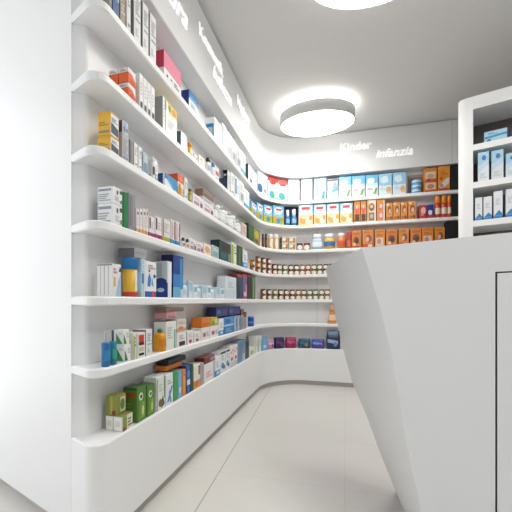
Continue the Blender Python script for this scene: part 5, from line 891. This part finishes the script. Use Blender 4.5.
('carton','carton','orangeflat',-0.8955,1.5800,0.5490,1.5708,0.1617,0.0684,0.0234,'orange flat carton lying on cartons on the lowest shelf, left wall','goods on the lowest shelf, left wall'),
('carton','carton','blackflat',-0.8937,1.6077,0.5733,1.5708,0.1942,0.0684,0.0270,'black flat carton topmost in pile on the lowest shelf, left wall','goods on the lowest shelf, left wall'),
('carton','carton','darkgreen',-0.8685,1.7319,0.3906,1.5708,0.0293,0.0684,0.1530,'dark green carton on the lowest shelf, left wall','goods on the lowest shelf, left wall'),
('carton','carton','orangefoot',-0.8685,1.7976,0.3906,1.5708,0.0888,0.0684,0.1374,'white carton with orange foot on the lowest shelf, left wall','goods on the lowest shelf, left wall'),
('carton','carton','greyslim',-0.8685,1.8726,0.3906,1.5708,0.0443,0.0684,0.1350,'grey slim carton on the lowest shelf, left wall','goods on the lowest shelf, left wall'),
('carton','carton','whitepink',-0.8685,1.9853,0.3906,1.5708,0.1636,0.0684,0.1170,'white carton with pink writing on the lowest shelf, left wall','goods on the lowest shelf, left wall'),
('carton','carton','darkred',-0.8685,1.9871,0.5081,1.5708,0.1671,0.0684,0.0405,'dark red carton atop white one on the lowest shelf, left wall','goods on the lowest shelf, left wall'),
('carton','carton','white_blue',-0.8685,2.1251,0.3906,1.5708,0.0822,0.0684,0.1350,'slim white carton with blue foot on the lowest shelf, left wall','goods on the lowest shelf, left wall'),
('carton','carton','whitepic',-0.8685,2.2275,0.3906,1.5708,0.1018,0.0684,0.1530,'white carton with blue picture, first from left of two, lowest shelf, left wall','white carton with blue picture row, lowest shelf'),
('carton','carton','whitepic',-0.8685,2.3274,0.3906,1.5708,0.0757,0.0684,0.1530,'white carton with blue picture, second from left of two, lowest shelf, left wall','white carton with blue picture row, lowest shelf'),
('carton','carton','redpinkspot',-0.8685,2.4176,0.3906,1.5708,0.0813,0.0684,0.1665,'white carton with pink spots, first from left of two, lowest shelf, left wall','white carton with pink spots row, lowest shelf'),
('carton','carton','redpinkspot',-0.8685,2.5145,0.3906,1.5708,0.0876,0.0684,0.1665,'white carton with pink spots, second from left of two, lowest shelf, left wall','white carton with pink spots row, lowest shelf'),
('carton','carton','steel',-0.8685,2.6769,0.3906,1.5708,0.2111,0.0684,0.1800,'tall steel blue carton on the lowest shelf, left wall','goods on the lowest shelf, left wall'),
('carton','carton','charcoal',-0.8685,2.8432,0.3906,1.5708,0.0917,0.0684,0.1530,'charcoal slim carton on the lowest shelf, left wall','goods on the lowest shelf, left wall'),
('carton','carton','limewhite',-0.8739,3.0041,0.3906,1.5708,0.1855,0.0792,0.0720,'low white carton with lime mark on the lowest shelf, left wall','goods on the lowest shelf, left wall'),
('carton','carton','white_green',-0.8721,3.1809,0.3906,1.5309,0.0850,0.0792,0.1656,'white carton with green line, first from left of two, lowest shelf, left wall','white carton with green line row, lowest shelf'),
('carton','carton','white_green',-0.8612,3.2728,0.3906,1.3509,0.0600,0.0792,0.1573,'white carton with green line, second from left of two, lowest shelf, left wall','white carton with green line row, lowest shelf'),
('carton','carton','skyblue',-0.8320,3.3591,0.3906,1.1620,0.0865,0.0792,0.1385,'sky blue slim carton, second from left of two, lowest shelf, left wall','sky blue slim carton row, lowest shelf'),
('pad_packet','packet','pk_pink',-0.7768,3.4534,0.3906,0.9336,0.0977,0.0792,0.1105,'pink soft pad packet on the lowest shelf, left wall','goods on the lowest shelf, left wall'),
('pad_packet','packet','pk_navy',-0.6903,3.5420,0.3906,0.6745,0.1105,0.0792,0.1186,'navy soft pad packet with red band on the lowest shelf, back wall','goods on the lowest shelf, back wall'),
('pad_packet','packet','pk_crimson',-0.5702,3.6115,0.3906,0.3830,0.1183,0.0792,0.1148,'crimson soft pad packet on the lowest shelf, back wall','goods on the lowest shelf, back wall'),
('pad_packet','packet','pk_teal',-0.4252,3.6448,0.3906,0.0814,0.1315,0.0792,0.1001,'dark teal soft pad packet on the lowest shelf, back wall','goods on the lowest shelf, back wall'),
('pad_packet','packet','pk_violet',-0.2782,3.6504,0.3906,0.0000,0.1340,0.0792,0.0990,'violet soft pad packet on the lowest shelf, back wall','goods on the lowest shelf, back wall'),
('pad_packet','packet','pk_bag',-0.1193,3.6504,0.3906,0.0000,0.1452,0.0792,0.1985,'large navy pad packet with carry handle on the lowest shelf, back wall','goods on the lowest shelf, back wall'),
('carton','carton','black',0.8979,2.6431,1.9728,-0.3229,0.0430,0.0765,0.0405,'low plain black carton on the top shelf, white cabinet','goods on the top shelf, white cabinet'),
('carton','carton','cab_lie',0.9915,2.6213,1.9728,-0.3229,0.1258,0.0765,0.0781,'wide pale blue carton on the top shelf, white cabinet','goods on the top shelf, white cabinet'),
('carton','carton','navy',1.0856,2.5727,1.9728,-0.3229,0.0644,0.0765,0.0540,'low navy carton on the top shelf, white cabinet','goods on the top shelf, white cabinet'),
('carton','carton','cab_tall',0.9220,2.6274,1.7145,-0.3229,0.0630,0.0765,0.1988,'tall pale blue and white carton, first from left of three, second shelf, white cabinet','tall pale blue and white carton row, second shelf'),
('carton','carton','cab_tall',0.9955,2.6029,1.7145,-0.3229,0.0655,0.0765,0.1931,'tall pale blue and white carton, second from left of three, second shelf, white cabinet','tall pale blue and white carton row, second shelf'),
('carton','carton','cab_tall',1.0675,2.5788,1.7145,-0.3229,0.0619,0.0765,0.1575,'tall pale blue and white carton, third from left of three, second shelf, white cabinet','tall pale blue and white carton row, second shelf'),
('carton','carton','cab_wave',0.8967,2.6359,1.4508,-0.3229,0.0417,0.0765,0.1572,'slim white carton with blue wave foot, first from left of four, third shelf, white cabinet','slim white carton with blue wave foot row, third shelf'),
('carton','carton','cab_wave',0.9449,2.6198,1.4508,-0.3229,0.0467,0.0765,0.1557,'slim white carton with blue wave foot, second from left of four, third shelf, white cabinet','slim white carton with blue wave foot row, third shelf'),
('carton','carton','cab_wave',0.9992,2.6016,1.4508,-0.3229,0.0491,0.0765,0.1823,'slim white carton with blue wave foot, third from left of four, third shelf, white cabinet','slim white carton with blue wave foot row, third shelf'),
('carton','carton','cab_wave',1.0601,2.5812,1.4508,-0.3229,0.0464,0.0765,0.1848,'slim white carton with blue wave foot, fourth from left of four, third shelf, white cabinet','slim white carton with blue wave foot row, third shelf'),
]
CAT = {'carton': 'box', 'bottle': 'bottle', 'jar': 'jar', 'can': 'can', 'packet': 'packet', 'tin': 'tin', 'supplement_tub': 'tub', 'pad_packet': 'packet'}
for name, kind, sty, x, y, z, rz, w, d, h, label, group in ITEMS:
    if kind == 'carton':
        o = carton(None, sty, w, d, h).build(name, None, (x, y, z), rz)
    else:
        o = empty(name, (x, y, z), rz)
        {'jar': jar, 'can': can, 'bottle': bottle, 'packet': packet}[kind](o, sty, w, d, h)
    tag(o, label, CAT[name], group)

# ------------------------------------------------------------------ light: daylight through the open shop front
world = bpy.data.worlds.new('daylight'); scene.world = world; world.use_nodes = True
bg = world.node_tree.nodes['Background']
bg.inputs['Color'].default_value = (0.96, 0.98, 1.0, 1); bg.inputs['Strength'].default_value = 1.15

# ------------------------------------------------------------------ camera
cam = bpy.data.cameras.new('camera'); co = bpy.data.objects.new('camera', cam); C.objects.link(co)
co.location = (0, 0, S); co.rotation_euler = (math.pi/2, 0, math.radians(14.9))
cam.sensor_width = 36; cam.lens = 334/512*36; cam.shift_y = 45/512; cam.clip_start = .02
scene.camera = co
vs = scene.view_settings
vs.view_transform = 'Standard'; vs.look = 'None'; vs.gamma = 1; vs.use_curve_mapping = False
vs.exposure = 0.84
